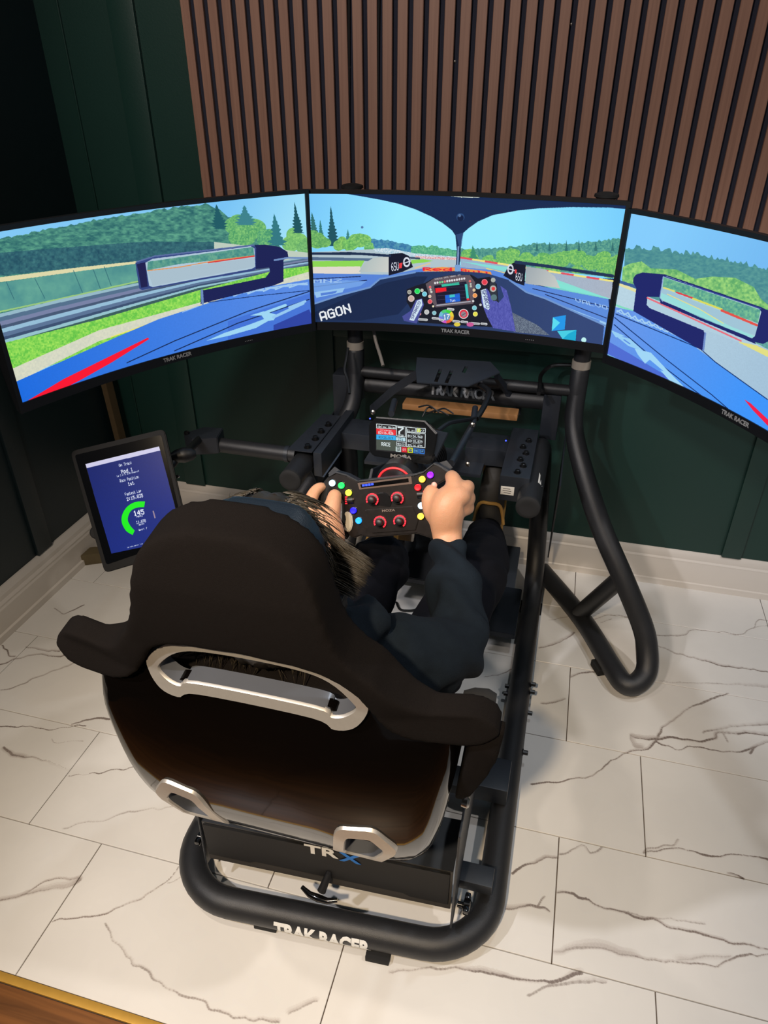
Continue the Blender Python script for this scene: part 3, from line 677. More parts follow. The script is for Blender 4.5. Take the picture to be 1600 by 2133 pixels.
def paint_dash(p):
    p.frame(4.0, 620, 680)
    p.img[:] = (4, 5, 7)
    W = (214, 226, 228)
    def cell(a, b, c, d, col, w=5): p.line([a, b, c, d, a], w, col)
    p.poly([(652, 808), (1068, 848), (1062, 1070), (652, 1028)], (10, 12, 14))
    cell((658, 812), (818, 826), (818, 854), (658, 846), W); p.text('delay gain', (668, 820), (812, 832), (668, 846), W)
    p.poly([(656, 850), (818, 862), (818, 908), (656, 898)], (236, 32, 44)); p.text('ESTIMATED', (686, 858), (786, 866), (686, 868), W); p.text('02:16.026', (672, 872), (800, 880), (672, 896), W, 1, .3)
    p.poly([(656, 900), (818, 910), (818, 950), (656, 940)], (36, 170, 232)); p.text('02:26.819', (676, 912), (796, 922), (676, 932), (24, 60, 90))
    p.poly([(656, 942), (818, 952), (818, 1040), (656, 1026)], (66, 76, 66)); p.text('RACE', (698, 964), (776, 970), (698, 996), W, 1, .3)
    cell((824, 828), (898, 836), (898, 922), (824, 914), W); p.text('7', (832, 834), (892, 840), (832, 896), W, 1, .25); p.text('GEAR', (834, 898), (886, 904), (834, 918), W)
    p.poly([(820, 922), (898, 930), (898, 958), (820, 950)], (180, 214, 224)); p.text('231', (834, 930), (884, 936), (834, 950), (60, 90, 100)); cell((824, 960), (898, 966), (898, 1000), (824, 992), W, 4); p.text('MEDIO', (828, 968), (892, 976), (828, 988), W)
    cell((908, 838), (984, 846), (984, 882), (908, 876), W); p.text('P1 P2', (914, 858), (976, 866), (914, 876), W); cell((992, 846), (1066, 852), (1064, 886), (992, 882), W, 5); p.poly([(996, 850), (1024, 853), (1024, 882), (996, 880)], (206, 220, 40)); p.text('7/7', (1000, 856), (1058, 862), (1000, 880), W, 1, .3)
    cell((908, 884), (1064, 894), (1062, 1010), (906, 1000), W)
    for y, t in ((904, '01:34.560'), (944, '02:18.039'), (982, '02:16.035')):
        p.text(t, (918, y - 2), (1042, y + 8), (918, y + 20), W, 1, .3); p.line([(946, y - 8), (1020, y - 3)], 4, (150, 160, 160))
    for k, (c, t) in enumerate([((200, 220, 216), 'ERS'), ((214, 20, 36), 'OT'), ((212, 222, 36), 'MIX'), ((30, 110, 200), 'BB'), ((30, 110, 200), 'DF')]):
        x = 818 + k * 49; y = 1000 + k * 4.6
        p.poly([(x, y), (x + 44, y + 4), (x + 44, y + 46), (x, y + 42)], c)
        if k != 1: p.poly([(x + 8, y + 7), (x + 37, y + 10), (x + 37, y + 38), (x + 8, y + 35)], (24, 34, 42) if k != 0 else (40, 50, 50))
        p.text(t, (x + 9, y + 12), (x + 38, y + 15), (x + 9, y + 30), W if k < 3 else (90, 170, 230))

def paint_tablet(p):
    p.frame(5.333, 120, 880)
    p.img[:] = (0, 0, 0)
    p.poly([(310, 462), (1130, 265), (1400, 1310), (590, 1460)], grad((180, 970), (4, 28, 104), (320, 1150), (2, 36, 128), 0.08))
    p.poly([(308, 462), (1128, 265), (1140, 312), (322, 508)], (206, 204, 232))
    W = (226, 230, 244)
    def t(body, x0, y0, x1, y1, h, th=.36): p.text(body, (x0, y0), (x1, y1), (x0 + h * .24, y0 + h), W, 1, th)
    t('On Track', 676, 462, 822, 428, 34); t('Pod 1', 700, 532, 832, 500, 44, .26); t('Lap 2 of 5, 0.00 remaining', 655, 590, 900, 532, 20)
    t('Race Position', 686, 636, 896, 590, 36); t('1st', 775, 672, 848, 656, 40, .26); t('Fastest Lap', 742, 788, 924, 748, 36); t('2:15.035', 760, 842, 944, 796, 40, .26)
    e = []; cx, cy = 880, 1070
    for r, rng in ((1.0, range(-84, 100, 6)), (0.66, range(96, -88, -6))):
        for a in rng:
            th = math.radians(180 + a * 1.0)
            x, y = 172 * r * math.cos(th), 186 * r * math.sin(th)
            e.append((cx + x * math.cos(-.12) - y * math.sin(-.12), cy + x * math.sin(-.12) + y * math.cos(-.12)))
    e2 = [(970, 884), (900, 886), (830, 905), (770, 945), (725, 1010), (708, 1080), (722, 1150), (765, 1215), (832, 1254), (856, 1205), (812, 1160), (780, 1100), (786, 1040), (820, 985), (880, 955), (960, 948)]
    p.poly([tuple(v)[:2] for v in catmull([(x, y, 0) for x, y in e2[:9]], 5, False)] + [tuple(v)[:2] for v in catmull([(x, y, 0) for x, y in e2[9:]], 5, False)], (8, 236, 20))
    p.line([(1062, 992), (1080, 1060)], 16, (150, 130, 150)); t('145', 836, 992, 958, 968, 56, .25); t('MPH', 874, 1046, 942, 1032, 20)
    t('11,878', 868, 1100, 976, 1076, 34, .3); t('RPM', 900, 1136, 962, 1120, 16); t('Gear: 7', 896, 1188, 992, 1164, 22); t('lap data synced live', 770, 1384, 944, 1338, 14)

# ------------------------------------------------------------------ the room
WY, WX = 2.172, -1.62          # back wall and left wall planes
def floor_image():
    w, h = 2300, 1250
    x = np.linspace(-1.75, 2.75, w); y = np.linspace(0.40, 2.25, h)
    XX, YY = np.meshgrid(x, y)
    P = np.stack([XX, YY, np.zeros_like(XX)], -1)
    base = np.array((226, 223, 218.)); n = fbm(XX * 5, YY * 5, 21, 5)
    p = Paint(XX, YY); p.img[:] = base * (0.965 + 0.05 * n[..., None])
    n2 = fbm(XX * 2.2 + 9, YY * 2.2, 31, 4); m = np.clip((n2 - 0.56) * 6, 0, 1)[..., None]
    p.img[:] = p.img * (1 - 0.10 * m) + np.array((180, 176, 172.)) * 0.10 * m
    veins = []
    def V(s, ox, oy, pts, w=1.0, a=0.8): veins.append(([(q[0] / s + ox, q[1] / s + oy) for q in pts], w, a))
    f = lambda pts, w=1.0, a=.8: V(4, 0, 1300, pts, w, a)
    f([(-60, 345), (40, 325), (110, 290), (180, 280), (260, 262), (330, 255), (400, 262), (500, 270), (600, 240)], 1.2)
    f([(-60, 555), (80, 535), (180, 505), (280, 455), (360, 425), (420, 395), (520, 365), (620, 320), (760, 290)], 2.0, .55)
    f([(-60, 850), (120, 858), (200, 850), (300, 865), (420, 878), (540, 862), (640, 848), (710, 850)], 1.2)
    f([(600, 830), (680, 810), (780, 785), (860, 785), (950, 795), (1080, 780)], 2.0, .6)
    f([(30, 1030), (100, 1080), (200, 1105)], 4.0, .7); f([(200, 1105), (300, 1115), (400, 1145), (500, 1185), (580, 1215)], 2.2, .45)
    f([(570, 1260), (700, 1250), (850, 1235), (960, 1210), (1060, 1205), (1130, 1185)], 1.2)
    f([(530, 1700), (700, 1660), (880, 1630), (1000, 1590), (1150, 1555), (1300, 1540), (1450, 1515)], 1.2, .3)
    f([(10, 180), (50, 210), (80, 260), (120, 270)], 1.6); f([(210, 190), (300, 200), (400, 225), (490, 230)], 1.6, .6); f([(430, 950), (460, 985), (520, 985), (600, 970), (690, 980)], 1.0, .4)
    f([(450, -130), (520, -90), (600, -110), (700, -160)], 1.6, .7)
    f = lambda pts, w=1.0, a=.8: V(2.2857, 0, 1700, pts, w, a)
    f([(-60, 425), (60, 385), (130, 365)], 2.6, .7); f([(130, 360), (200, 322), (260, 300), (340, 298), (375, 303)], 1.2, .8); f([(130, 368), (250, 345), (340, 330), (380, 306)], 3.2, .4)
    f([(250, 505), (330, 485), (400, 478), (480, 475), (560, 440), (660, 400), (740, 350), (800, 300), (850, 240)], 1.2, .7); f([(790, 320), (870, 290)], 1.0, .5)
    f([(500, 520), (560, 620), (630, 700), (700, 740), (750, 795), (850, 850), (950, 880), (1010, 925), (1100, 955), (1250, 975), (1330, 985)], 1.3, .5); f([(1370, 940), (1450, 905), (1510, 885)], 1.6, .35)
    f = lambda pts, w=1.0, a=.8: V(2.6667, 1000, 1500, pts, w, a)
    f([(280, 355), (360, 345), (440, 343), (520, 320), (620, 310), (680, 265), (750, 215), (830, 180), (920, 160), (985, 120)], 1.5); f([(985, 120), (1000, 60), (1050, 15), (1090, -10), (1150, -60), (1280, -120), (1380, -150)], 2.0, .6)
    f([(840, 90), (960, 110), (1080, 100), (1200, 115), (1300, 100), (1350, 70), (1650, 85)], 2.8, .85); f([(1240, 70), (1400, 40), (1650, 15)], 2.6, .45); f([(985, 125), (1100, 160), (1200, 145), (1300, 170), (1420, 175), (1530, 155)], 1.6, .8)
    f([(1500, 190), (1540, 150), (1620, 120)], 2.0, .6); f([(1350, 70), (1370, 120)], 1.6); f([(830, 85), (860, 140), (900, 150)], 3.0, .4)
    f([(905, 735), (960, 705), (1060, 690), (1100, 660)], 2.2, .55); f([(905, 738), (1000, 720), (1120, 712), (1220, 738), (1320, 755), (1420, 745), (1650, 785)], 1.7); f([(1370, 850), (1420, 857), (1470, 876)], 2.4)
    f([(175, 845), (230, 815), (310, 790), (360, 760), (430, 772)], 1.7); f([(440, 750), (520, 720), (580, 700), (620, 740), (680, 710)], 1.8, .5)
    f([(430, 962), (520, 970), (600, 1000), (700, 1045), (780, 1062), (860, 1095), (960, 1110), (1060, 1155), (1200, 1175), (1300, 1205), (1400, 1235), (1650, 1280)], 2.0, .75); f([(780, 1062), (960, 1100), (1100, 1110), (1250, 1130)], 1.4, .3)
    f([(415, 1290), (500, 1275), (650, 1270), (760, 1290), (860, 1305)], 3.6, .4); f([(860, 1305), (980, 1335), (1150, 1350), (1300, 1368), (1380, 1340), (1450, 1310), (1650, 1300)], 1.7, .6); f([(1100, 1330), (1250, 1320), (1400, 1310)], 4.0, .25)
    f([(145, 1045), (230, 1040), (320, 1035), (390, 1062)], 2.4, .6); f([(320, 1030), (360, 975)], 1.6, .5)
    f([(-60, 1390), (90, 1415), (180, 1445), (300, 1450), (440, 1440), (560, 1405)], 2.2, .75); f([(270, 1530), (350, 1485), (440, 1465), (700, 1455)], 1.8, .4); f([(-500, 1400), (-300, 1375), (-120, 1385), (-60, 1390)], 1.6, .5)
    f = lambda pts, w=1.0, a=.8: V(2.58, 980, 1080, pts, w, a)
    f([(370, 700), (440, 680), (520, 640), (560, 615)], 2.0, .6); f([(960, 660), (1080, 715), (1200, 750), (1350, 790), (1500, 810), (1650, 835)], 1.8, .8); f([(940, 625), (1130, 630), (1200, 600), (1350, 610), (1450, 622), (1540, 580), (1640, 575)], 1.6, .55); f([(1520, 590), (1550, 540), (1640, 560)], 1.8, .6)
    f([(1010, 870), (1150, 880), (1280, 885), (1450, 890), (1650, 915)], 2.6, .4); f([(540, 850), (600, 830), (700, 822)], 2.4, .6); f([(80, 850), (160, 838), (240, 800)], 1.5); f([(380, 995), (450, 990), (510, 972)], 1.8, .5)
    f([(420, 545), (540, 525)], 1.2, .5); f([(650, 550), (740, 520), (860, 530)], 2.0, .5); f([(700, 560), (760, 540)], 1.4, .5)
    rnd = random.Random(5)
    for k in range(16):                                # veins on the floor outside the frame
        x0, y0 = 1.5 + rnd.random() * 1.1, 0.5 + rnd.random() * 1.6; q = [(x0, y0)]; a = -0.3 + rnd.random() * .6
        for s in range(9): a += (rnd.random() - .5) * .7; q.append((q[-1][0] + .06 * math.cos(a), q[-1][1] + .06 * math.sin(a)))
        veins.append((q, -1.6, .5))
    for pts, wd, al in veins:
        if wd > 0: pts = [tuple(onz(*q))[:2] for q in pts]
        wd = abs(wd); q = [tuple(v)[:2] for v in catmull([(a, b, 0) for a, b in pts], 7, False)]
        j = [(a + 0.006 * (float(vnoise(np.array(a * 60), np.array(b * 60), 3)) - .5), b + 0.008 * (float(vnoise(np.array(a * 60), np.array(b * 60), 8)) - .5)) for a, b in q]
        for a, b in zip(j, j[1:]):
            k = 0.12 + 1.9 * float(vnoise(np.array(a[0] * 22), np.array(a[1] * 22), 4)) ** 1.6
            k2 = float(vnoise(np.array(a[0] * 9 + 5), np.array(a[1] * 9), 6)); nx, ny = -(b[1] - a[1]), b[0] - a[0]; L = math.hypot(nx, ny) + 1e-9; o = .0030 * wd * (k2 - .5) * 2; nx, ny = nx / L * o, ny / L * o
            p.line([(a[0] + nx, a[1] + ny), (b[0] + nx, b[1] + ny)], 0.0075 * wd * k2, (190, 182, 176), al * 0.30)
            p.line([(a[0] + nx * .6, a[1] + ny * .6), (b[0] + nx * .6, b[1] + ny * .6)], 0.0040 * wd * k2, (168, 157, 150), al * 0.35)
            p.line([a, b], 0.0019 * min(wd, 2) * k, (108, 95, 88), al * (.85 if al > .55 else .6))
    return p.image('marble_print')
M_TILE = bpy.data.materials.new('marble_tile'); M_TILE.use_nodes = True
_nt = M_TILE.node_tree; _p = _nt.nodes['Principled BSDF']; _p.inputs['Roughness'].default_value = 0.33
_g = _nt.nodes.new('ShaderNodeNewGeometry'); _mp = _nt.nodes.new('ShaderNodeMapping')
_mp.inputs['Location'].default_value = (1.75 / 4.5, -0.40 / 1.85, 0); _mp.inputs['Scale'].default_value = (1 / 4.5, 1 / 1.85, 1)
_t = _nt.nodes.new('ShaderNodeTexImage'); _t.image = floor_image(); _t.extension = 'EXTEND'
_nt.links.new(_g.outputs['Position'], _mp.inputs['Vector']); _nt.links.new(_mp.outputs[0], _t.inputs['Vector'])
_n = _nt.nodes.new('ShaderNodeTexNoise'); _n.inputs['Scale'].default_value = 7; _n.inputs['Detail'].default_value = 5
_nt.links.new(_g.outputs['Position'], _n.inputs['Vector'])
_rr = _nt.nodes.new('ShaderNodeMapRange'); _rr.inputs[3].default_value = 0.94; _rr.inputs[4].default_value = 1.03
_mm = _nt.nodes.new('ShaderNodeVectorMath'); _mm.operation = 'SCALE'
_nt.links.new(_n.outputs['Fac'], _rr.inputs[0]); _nt.links.new(_rr.outputs[0], _mm.inputs['Scale']); _nt.links.new(_t.outputs['Color'], _mm.inputs[0])
_nt.links.new(_mm.outputs[0], _p.inputs['Base Color'])
M_GROUT = mat('dark_joint', (92, 78, 66), 0.9, noise=0.1)

bm = bmesh.new(); box(bm, (0.55, 1.345, -0.03), (4.5, 1.70, 0.05)); floor = struct('floor', bm, M_GROUT, loc=(0, 0, 0))
ROWS = [(0.505, 0.796, 0.330), (0.796, 1.082, 0.134), (1.082, 1.371, 0.326), (1.371, 1.658, 0.138), (1.658, 1.937, 0.330), (1.937, 2.172, 0.138)]
for y0, y1, xo in ROWS:
    k = -4
    while True:
        xa, xb = xo + 0.6055 * k, xo + 0.6055 * (k + 1); k += 1
        if xa > 2.6: break
        xa, xb = max(xa, WX), xb
        if xb - xa < 0.05 or xb < WX: continue
        b = bmesh.new(); g = 0.0011
        b2 = bmesh.new(); box(b2, ((xa + xb) / 2, (y0 + y1) / 2, -0.004), (xb - xa - 2 * g, y1 - y0 - 2 * g, 0.008)); b2.normal_update()
        top = [e for e in b2.edges if all(v.co.z > -0.001 for v in e.verts)]
        bmesh.ops.bevel(b2, geom=top, offset=0.0008, segments=1, affect='EDGES')
        merge(b, b2); obj('tile', b, M_TILE, floor, smooth=20)
# wood floor of the next room, with the brass strip between
bm = bmesh.new(); box(bm, (0.55, -1.0, -0.03), (4.5, 2.98, 0.05)); wfl = struct('floor', bm, M_GROUT, loc=(0, 0, 0)); wfl.name = 'floor.001'
rnd = random.Random(2)
for r in range(16):
    y1 = 0.487 - r * 0.18; x = -1.7 + rnd.random() * 0.5 - .5
    while x < 2.7:
        L = 1.2; b = bmesh.new(); xa, xb = max(x, WX), min(x + L, 2.8)
        if xb - xa > .05:
            box(b, ((xa + xb) / 2, y1 - 0.09, -0.004), (xb - xa - .0016, 0.178, 0.008)); obj('plank', b, M_PLANK, wfl, smooth=0)
        x += L
bm = bmesh.new(); box(bm, (0.55, 0.496, 0.000), (4.5, 0.016, 0.006), bevel=0.0015); struct('trim_1', bm, M_GOLD)

bm = bmesh.new(); box(bm, (0.55, WY + 0.05, 1.3), (4.5, 0.10, 2.7)); wall_back = struct('wall_back', bm, M_GREEN)
bm = bmesh.new(); box(bm, (WX - 0.05, -0.1, 1.3), (0.10, 4.74, 2.7)); wall_left = struct('wall_left', bm, M_GREENSHADED)
# panel mouldings (flat battens) on the green paint
for x in (-1.335, -0.775, 0.62, 1.30):
    bm = bmesh.new(); z1 = 2.6 if x < -1.15 else 1.12
    w = 0.082 if x < -1.15 else 0.06
    box(bm, (x, WY - 0.006, (0.14 + z1) / 2), (w, 0.012, z1 - 0.14), bevel=0.002); obj('batten', bm, M_GREEN, wall_back)
for x in (-1.54,):
    bm = bmesh.new(); box(bm, (x, WY - 0.003, 1.37), (0.006, 0.006, 2.46), bevel=0.001); obj('batten', bm, M_GREEN, wall_back)
bm = bmesh.new(); box(bm, (0.83, WY - 0.006, 1.09), (3.9, 0.012, 0.06), bevel=0.002); obj('panel_rail', bm, M_GREEN, wall_back)
bm = bmesh.new(); box(bm, (-0.3, WY - 0.004, 0.80), (0.9, 0.008, 0.04), bevel=0.002); obj('panel_rail', bm, M_GREEN, wall_back)
for y in (1.62, 0.95, 0.2):
    bm = bmesh.new(); box(bm, (WX + 0.006, y, 1.37), (0.012, 0.07, 2.46), bevel=0.002); obj('batten', bm, M_GREENSHADED, wall_left)
# acoustic slat panels
bm = bmesh.new(); box(bm, (-1.149 + 1.9, WY - 0.004, 1.86), (3.8, 0.008, 1.48)); obj('felt_backing', bm, M_FELT, wall_back, smooth=0)
slat_me = None
for k in range(-1, 92):
    xc = -1.1105 + 0.04076 * (k + 0.5)
    if slat_me is None:
        bm = bmesh.new(); box(bm, (xc, WY - 0.014, 1.86), (0.0262, 0.012, 1.48), bevel=0.0012, seg=1)
        s0 = obj('slat', bm, M_SLAT, wall_back, loc=(xc, WY, 1.86), smooth=0); slat_me = s0.data
    else:
        s = bpy.data.objects.new('slat', slat_me); COLL.objects.link(s); s.parent = wall_back; s.location = Vector((xc, WY, 1.86)) - wloc(wall_back)
for x, z in ((ony(728, 140, WY)), (ony(788, 121, WY)), (ony(948, 128, WY)), (ony(1190, 50, WY))) and [(ony(a, b, WY - .008)[0], ony(a, b, WY - .008)[2]) for a, b in ((728, 140), (788, 121), (948, 128), (1190, 50), (728, 336), (787, 312))]:
    bm = bmesh.new(); lathe(bm, (x, WY - 0.008, z), (0, -1, 0), [(0, 0.0035), (0.002, 0.0032), (0.003, 0.0015)], 10); obj('screw_head', bm, M_STEEL, wall_back)

def baseboard(name, p0, p1, inward, parent=None):
    """profiled skirting board swept along the wall"""
    prof = [(0.0, 0.0), (0.022, 0.0), (0.022, 0.022), (0.019, 0.026), (0.019, 0.095), (0.0165, 0.100), (0.0165, 0.106), (0.012, 0.112), (0.011, 0.125), (0.006, 0.134), (0.003, 0.139), (0, 0.139)]
    p0, p1, inw = Vector(p0), Vector(p1), Vector(inward); b = bmesh.new()
    A = [b.verts.new(p0 + inw * d + Vector((0, 0, z))) for d, z in prof]; B = [b.verts.new(p1 + inw * d + Vector((0, 0, z))) for d, z in prof]
    n = len(prof)
    for i in range(n): b.faces.new((A[i], A[(i + 1) % n], B[(i + 1) % n], B[i]))
    b.faces.new(A); b.faces.new(B[::-1])
    return struct(name, b, M_BASEBOARD, 30)
baseboard('baseboard_back', (WX, WY, 0), (2.8, WY, 0), (0, -1, 0))
baseboard('baseboard_left', (WX, WY, 0), (WX, 0.45, 0), (2.1, 0, 0))

# ------------------------------------------------------------------ monitors
def monitor(A, B, z0, z1, paint, label, pic):
    A, B = Vector((A[0], A[1], 0)), Vector((B[0], B[1], 0)); ch = (B - A); L = ch.length; ex = ch.normalized()
    n = Vector((-ex.y, ex.x, 0))                       # away from the viewer
    SAG = 0.05
    def pt(u, z, off=0.0):
        p = A + ch * u + n * (SAG * 4 * u * (1 - u) + off); p.z = z; return p
    c = pt(0.5, z0); root = thing('curved_monitor', label, 'monitor', (c.x, c.y, z0 - 0.03), 'curved monitors of the racing simulator')
    h, w = 540, 1290
    U, V = np.meshgrid((np.arange(w) + .5) / w, (np.arange(h) + .5) / h)
    P = np.empty((h, w, 3)); 
    for i in range(2): P[..., i] = A[i] + ch[i] * U + n[i] * SAG * 4 * U * (1 - U)
    P[..., 2] = z0 + (z1 - z0) * V
    X, Y = project(P); p = Paint(X, Y); paint(p); m = screen_mat('picture_' + pic, p.image(pic), 1.0)
    N = 28; bm = bmesh.new(); uv = bm.loops.layers.uv.new('UVMap')
    cols = [[bm.verts.new(pt(i / N, z, -0.0012)) for z in (z0, z1)] for i in range(N + 1)]
    for i in range(N):
        f = bm.faces.new((cols[i][0], cols[i + 1][0], cols[i + 1][1], cols[i][1]))
        for l, (a, b) in zip(f.loops, ((i, 0), (i + 1, 0), (i + 1, 1), (i, 1))): l[uv].uv = (a / N, b)
    me = bpy.data.meshes.new('screen'); bm.to_mesh(me); bm.free(); obj('screen', me, m, root)
    # body: front frame and case swept along the curve
    def sweep(prof, closed=True, u0=-0.012, u1=1.012, N=30):
        b = bmesh.new(); R = []
        for i in range(N + 1):
            u = u0 + (u1 - u0) * i / N
            R.append([b.verts.new(pt(u, z, d)) for d, z in prof])
        k = len(prof)
        for i in range(N):
            for j in range(k): b.faces.new((R[i][j], R[i + 1][j], R[i + 1][(j + 1) % k], R[i][(j + 1) % k]))
        b.faces.new(R[0]); b.faces.new(R[-1][::-1]); return b
    zb, zt = z0 - 0.021, z1 + 0.009
    obj('case', sweep([(0.001, zb), (0.001, zt), (0.018, zt), (0.03, zt - 0.05), (0.045, zt - 0.10), (0.045, zb + 0.08), (0.03, zb + 0.03), (0.018, zb)]), M_BEZEL, root)
    obj('bottom_bezel', sweep([(-0.004, zb - .001), (-0.004, z0), (0.002, z0), (0.002, zb - .001)]), M_BEZEL, root)
    obj('top_bezel', sweep([(-0.004, z1), (-0.004, zt + .001), (0.002, zt + .001), (0.002, z1)]), M_BEZEL, root)
    for u0, u1 in ((-0.0125, -0.0005), (1.0005, 1.0125)):
        obj('side_bezel', sweep([(-0.0045, zb - .001), (-0.0045, zt + .001), (0.003, zt + .001), (0.003, zb - .001)], u0=u0, u1=u1, N=1), M_BEZEL, root)
    # maker's lettering and the row of touch marks on the lower bezel
    for body, uc, size in (('TRAK RACER', 0.5, 0.0135), ('. . . . .', 0.76, 0.010)):
        me = text_mesh(body, size, 0.0004, 0.0004); co = Vector((0, 0, 0)); cpos = pt(uc, (z0 + zb) / 2, -0.0046); d = (pt(uc + .01, 0) - pt(uc - .01, 0)).normalized()
        me.transform(frame(cpos, d, Vector((0, 0, 1)), d.cross(Vector((0, 0, 1))))); obj('lettering' if uc == .5 else 'touch_marks', me, M_SILVERPRINT, root, smooth=0)
    bm = bmesh.new(); box(bm, pt(0.5, (z0 + z1) / 2, 0.058), (0.14, 0.030, 0.14), Matrix.Rotation(math.atan2(ex.y, ex.x), 3, 'Z'), 0.004); obj('rear_mount', bm, M_PLATE, root)
    return root, pt
MZ0, MZ1 = 0.911, 1.247
monitor((-1.105, 1.167), (-0.7045, 1.864), MZ0, MZ1, paint_left, 'left-hand curved monitor above the tablet, showing a trackside hedge and a wing mirror', 'left_view')
monitor((-0.699, 1.88), (0.0895, 1.88), MZ0, MZ1 - .002, paint_centre, 'middle curved monitor showing the cockpit with a steering wheel and gloved hands', 'centre_view')
monitor((0.1018, 1.8065), (0.5345, 1.1365), MZ0 - .002, MZ1 - .008, paint_right, 'right-hand curved monitor showing a wing mirror and the racetrack, cut off by the picture edge', 'right_view')

# ------------------------------------------------------------------ cockpit frame
RX, LX = 0.0, -0.655
rig = thing('cockpit_frame', 'black tubular steel racing cockpit frame standing on the marble tiles', 'cockpit frame', (-0.33, 1.3, 0))
R0 = 0.030
path = fillet([(RX - .04, 1.535, .60), (RX - .035, 2.03, .60), (RX, 2.03, .041), (RX, .755, .041), (LX, .716, .041), (LX, 2.03, .041), (LX - .005, 2.03, .60), (LX + .0, 1.515, .60)], [.20, .20, .125, .125, .20, .20], 10)
bm = bmesh.new(); tube(bm, path, R0, 28); obj('main_tube', bm, M_TUBE, rig)
for c in ((RX - .04, 1.535, .60), (LX, 1.515, .60)):
    bm = bmesh.new(); lathe(bm, Vector(c) + Vector((0, .004, 0)), (0, -1, 0), [(0, .0302), (.006, .0300), (.009, .027), (.010, .020), (.0085, .010), (.0085, .004)], 28); obj('end_cap', bm, M_RUBBER, rig)
# floor pads under the rear loop
for q in ((555, 1922), (787, 1989)):
    c = onz(q[0], q[1], 0.008); bm = bmesh.new(); box(bm, (c.x, c.y + .012, .0075), (.048, .050, .015), .055, .002); obj('floor_pad', bm, M_RUBBER, rig)
for x, y in ((RX, 1.9), (LX, 1.9)):
    bm = bmesh.new(); box(bm, (x, y, .0065), (.07, .05, .013), bevel=.002); obj('floor_pad', bm, M_RUBBER, rig)
# white lettering wrapped round the rear tube
def wrap_text(body, size, c0, axis, r, ang0, mater, parent, name='lettering', bold=.0016, sx=1.0):
    me = text_mesh(body, size, 0.0005, bold, sx=sx); axis = Vector(axis).normalized(); up = Vector((0, 0, 1)); out = axis.cross(up)  # towards the viewer
    b = bm_of(me); bmesh.ops.subdivide_edges(b, edges=[e for e in b.edges if e.calc_length() > .006], cuts=2, use_grid_fill=False); bmesh.ops.triangulate(b, faces=b.faces)
    for v in b.verts:
        a = ang0 + v.co.y / r; rr = r + .0004 + max(0, v.co.z)
        v.co = Vector(c0) + axis * v.co.x + (out * math.cos(a) + up * math.sin(a)) * rr
    obj(name, b, mater, parent, smooth=0)
ax = (Vector((RX, .755, 0)) - Vector((LX, .716, 0))).normalized()
tc = Vector((LX, .716, .041)) + ax * ((onz(668, 1950, .041).x - LX) / ax.x)
wrap_text('TRAK RACER', .046, tc, ax, R0, -0.12, M_WHITE, rig, bold=.0022, sx=.72)
# cross members of the rear: seat tray between the rails
def pbox(name, quad, dz, m, parent, bevel=.001):
    bm = bmesh.new(); prism(bm, quad, dz, bevel); return obj(name, bm, m, parent)
ya, yb = .775, .80
bm = bmesh.new(); prism(bm, [(-.585, .772, .222), (-.075, .795, .222), (-.075, .90, .235), (-.585, .88, .235)], (0, 0, -.004), .001); obj('seat_tray', bm, M_PLATE, rig)
bm = bmesh.new(); prism(bm, [(-.585, .772, .222), (-.075, .795, .222), (-.075, .797, .095), (-.585, .774, .095)], (0, .004, 0), .0008); obj('tray_front_panel', bm, mat('fascia_grey', (62, 59, 56), .5, noise=.06), rig)
bm = bmesh.new(); prism(bm, [(-.58, .767, .2205), (-.08, .789, .2205), (-.08, .789, .122), (-.155, .7857, .122), (-.17, .785, .129), (-.475, .7715, .129), (-.49, .7708, .122), (-.58, .767, .122)], (0, .004, 0), .0006); obj('tray_trim', bm, mat('tray_black', (12, 12, 13), .6, noise=.1), rig)
d = Vector((.51, .023, 0)).normalized()
for body, x, m_, sc in (('TR', 668, M_WHITE, 1), ('X', 729, M_BLUEPRINT, 1)):
    me = text_mesh(body, .036, .0004, .0010, sx=1.5); y = 1774 if body == 'TR' else 1789
    p = ony(x, y, .7665 + (-.33 + .585) * .045 * 0); n = Vector((0, -1, .0)); o = onplane(x, y, (-.33, .7765, .15), (-.0447, 1, 0.0))
    me.transform(frame(o, d, Vector((0, .0, 1)), d.cross(Vector((0, 0, 1))))); obj('lettering', me, m_, rig, smooth=0)
# slider pull handle
h0 = onplane(684, 1822, (0, .775, 0), (0, 1, 0)); h1 = onz(665, 1868, .105)
bm = bmesh.new(); tube(bm, [h0 + Vector((0, .03, 0)), h0, h0.lerp(h1, .75)], [.006, .007, .009], 12); obj('handle_stem', bm, M_BLACK, rig)
a, b = onz(627, 1855, .10), onz(701, 1883, .10); mid = (a + b) / 2 + Vector((0, -.002, 0))
bm = bmesh.new(); tube(bm, [a + Vector((0, .006, .003)), a.lerp(mid, .5), mid, b.lerp(mid, .5), b + Vector((0, .006, .003))], [.004, .0062, .0078, .0062, .004], 14); obj('pull_handle', bm, M_GLOSSBLACK, rig)
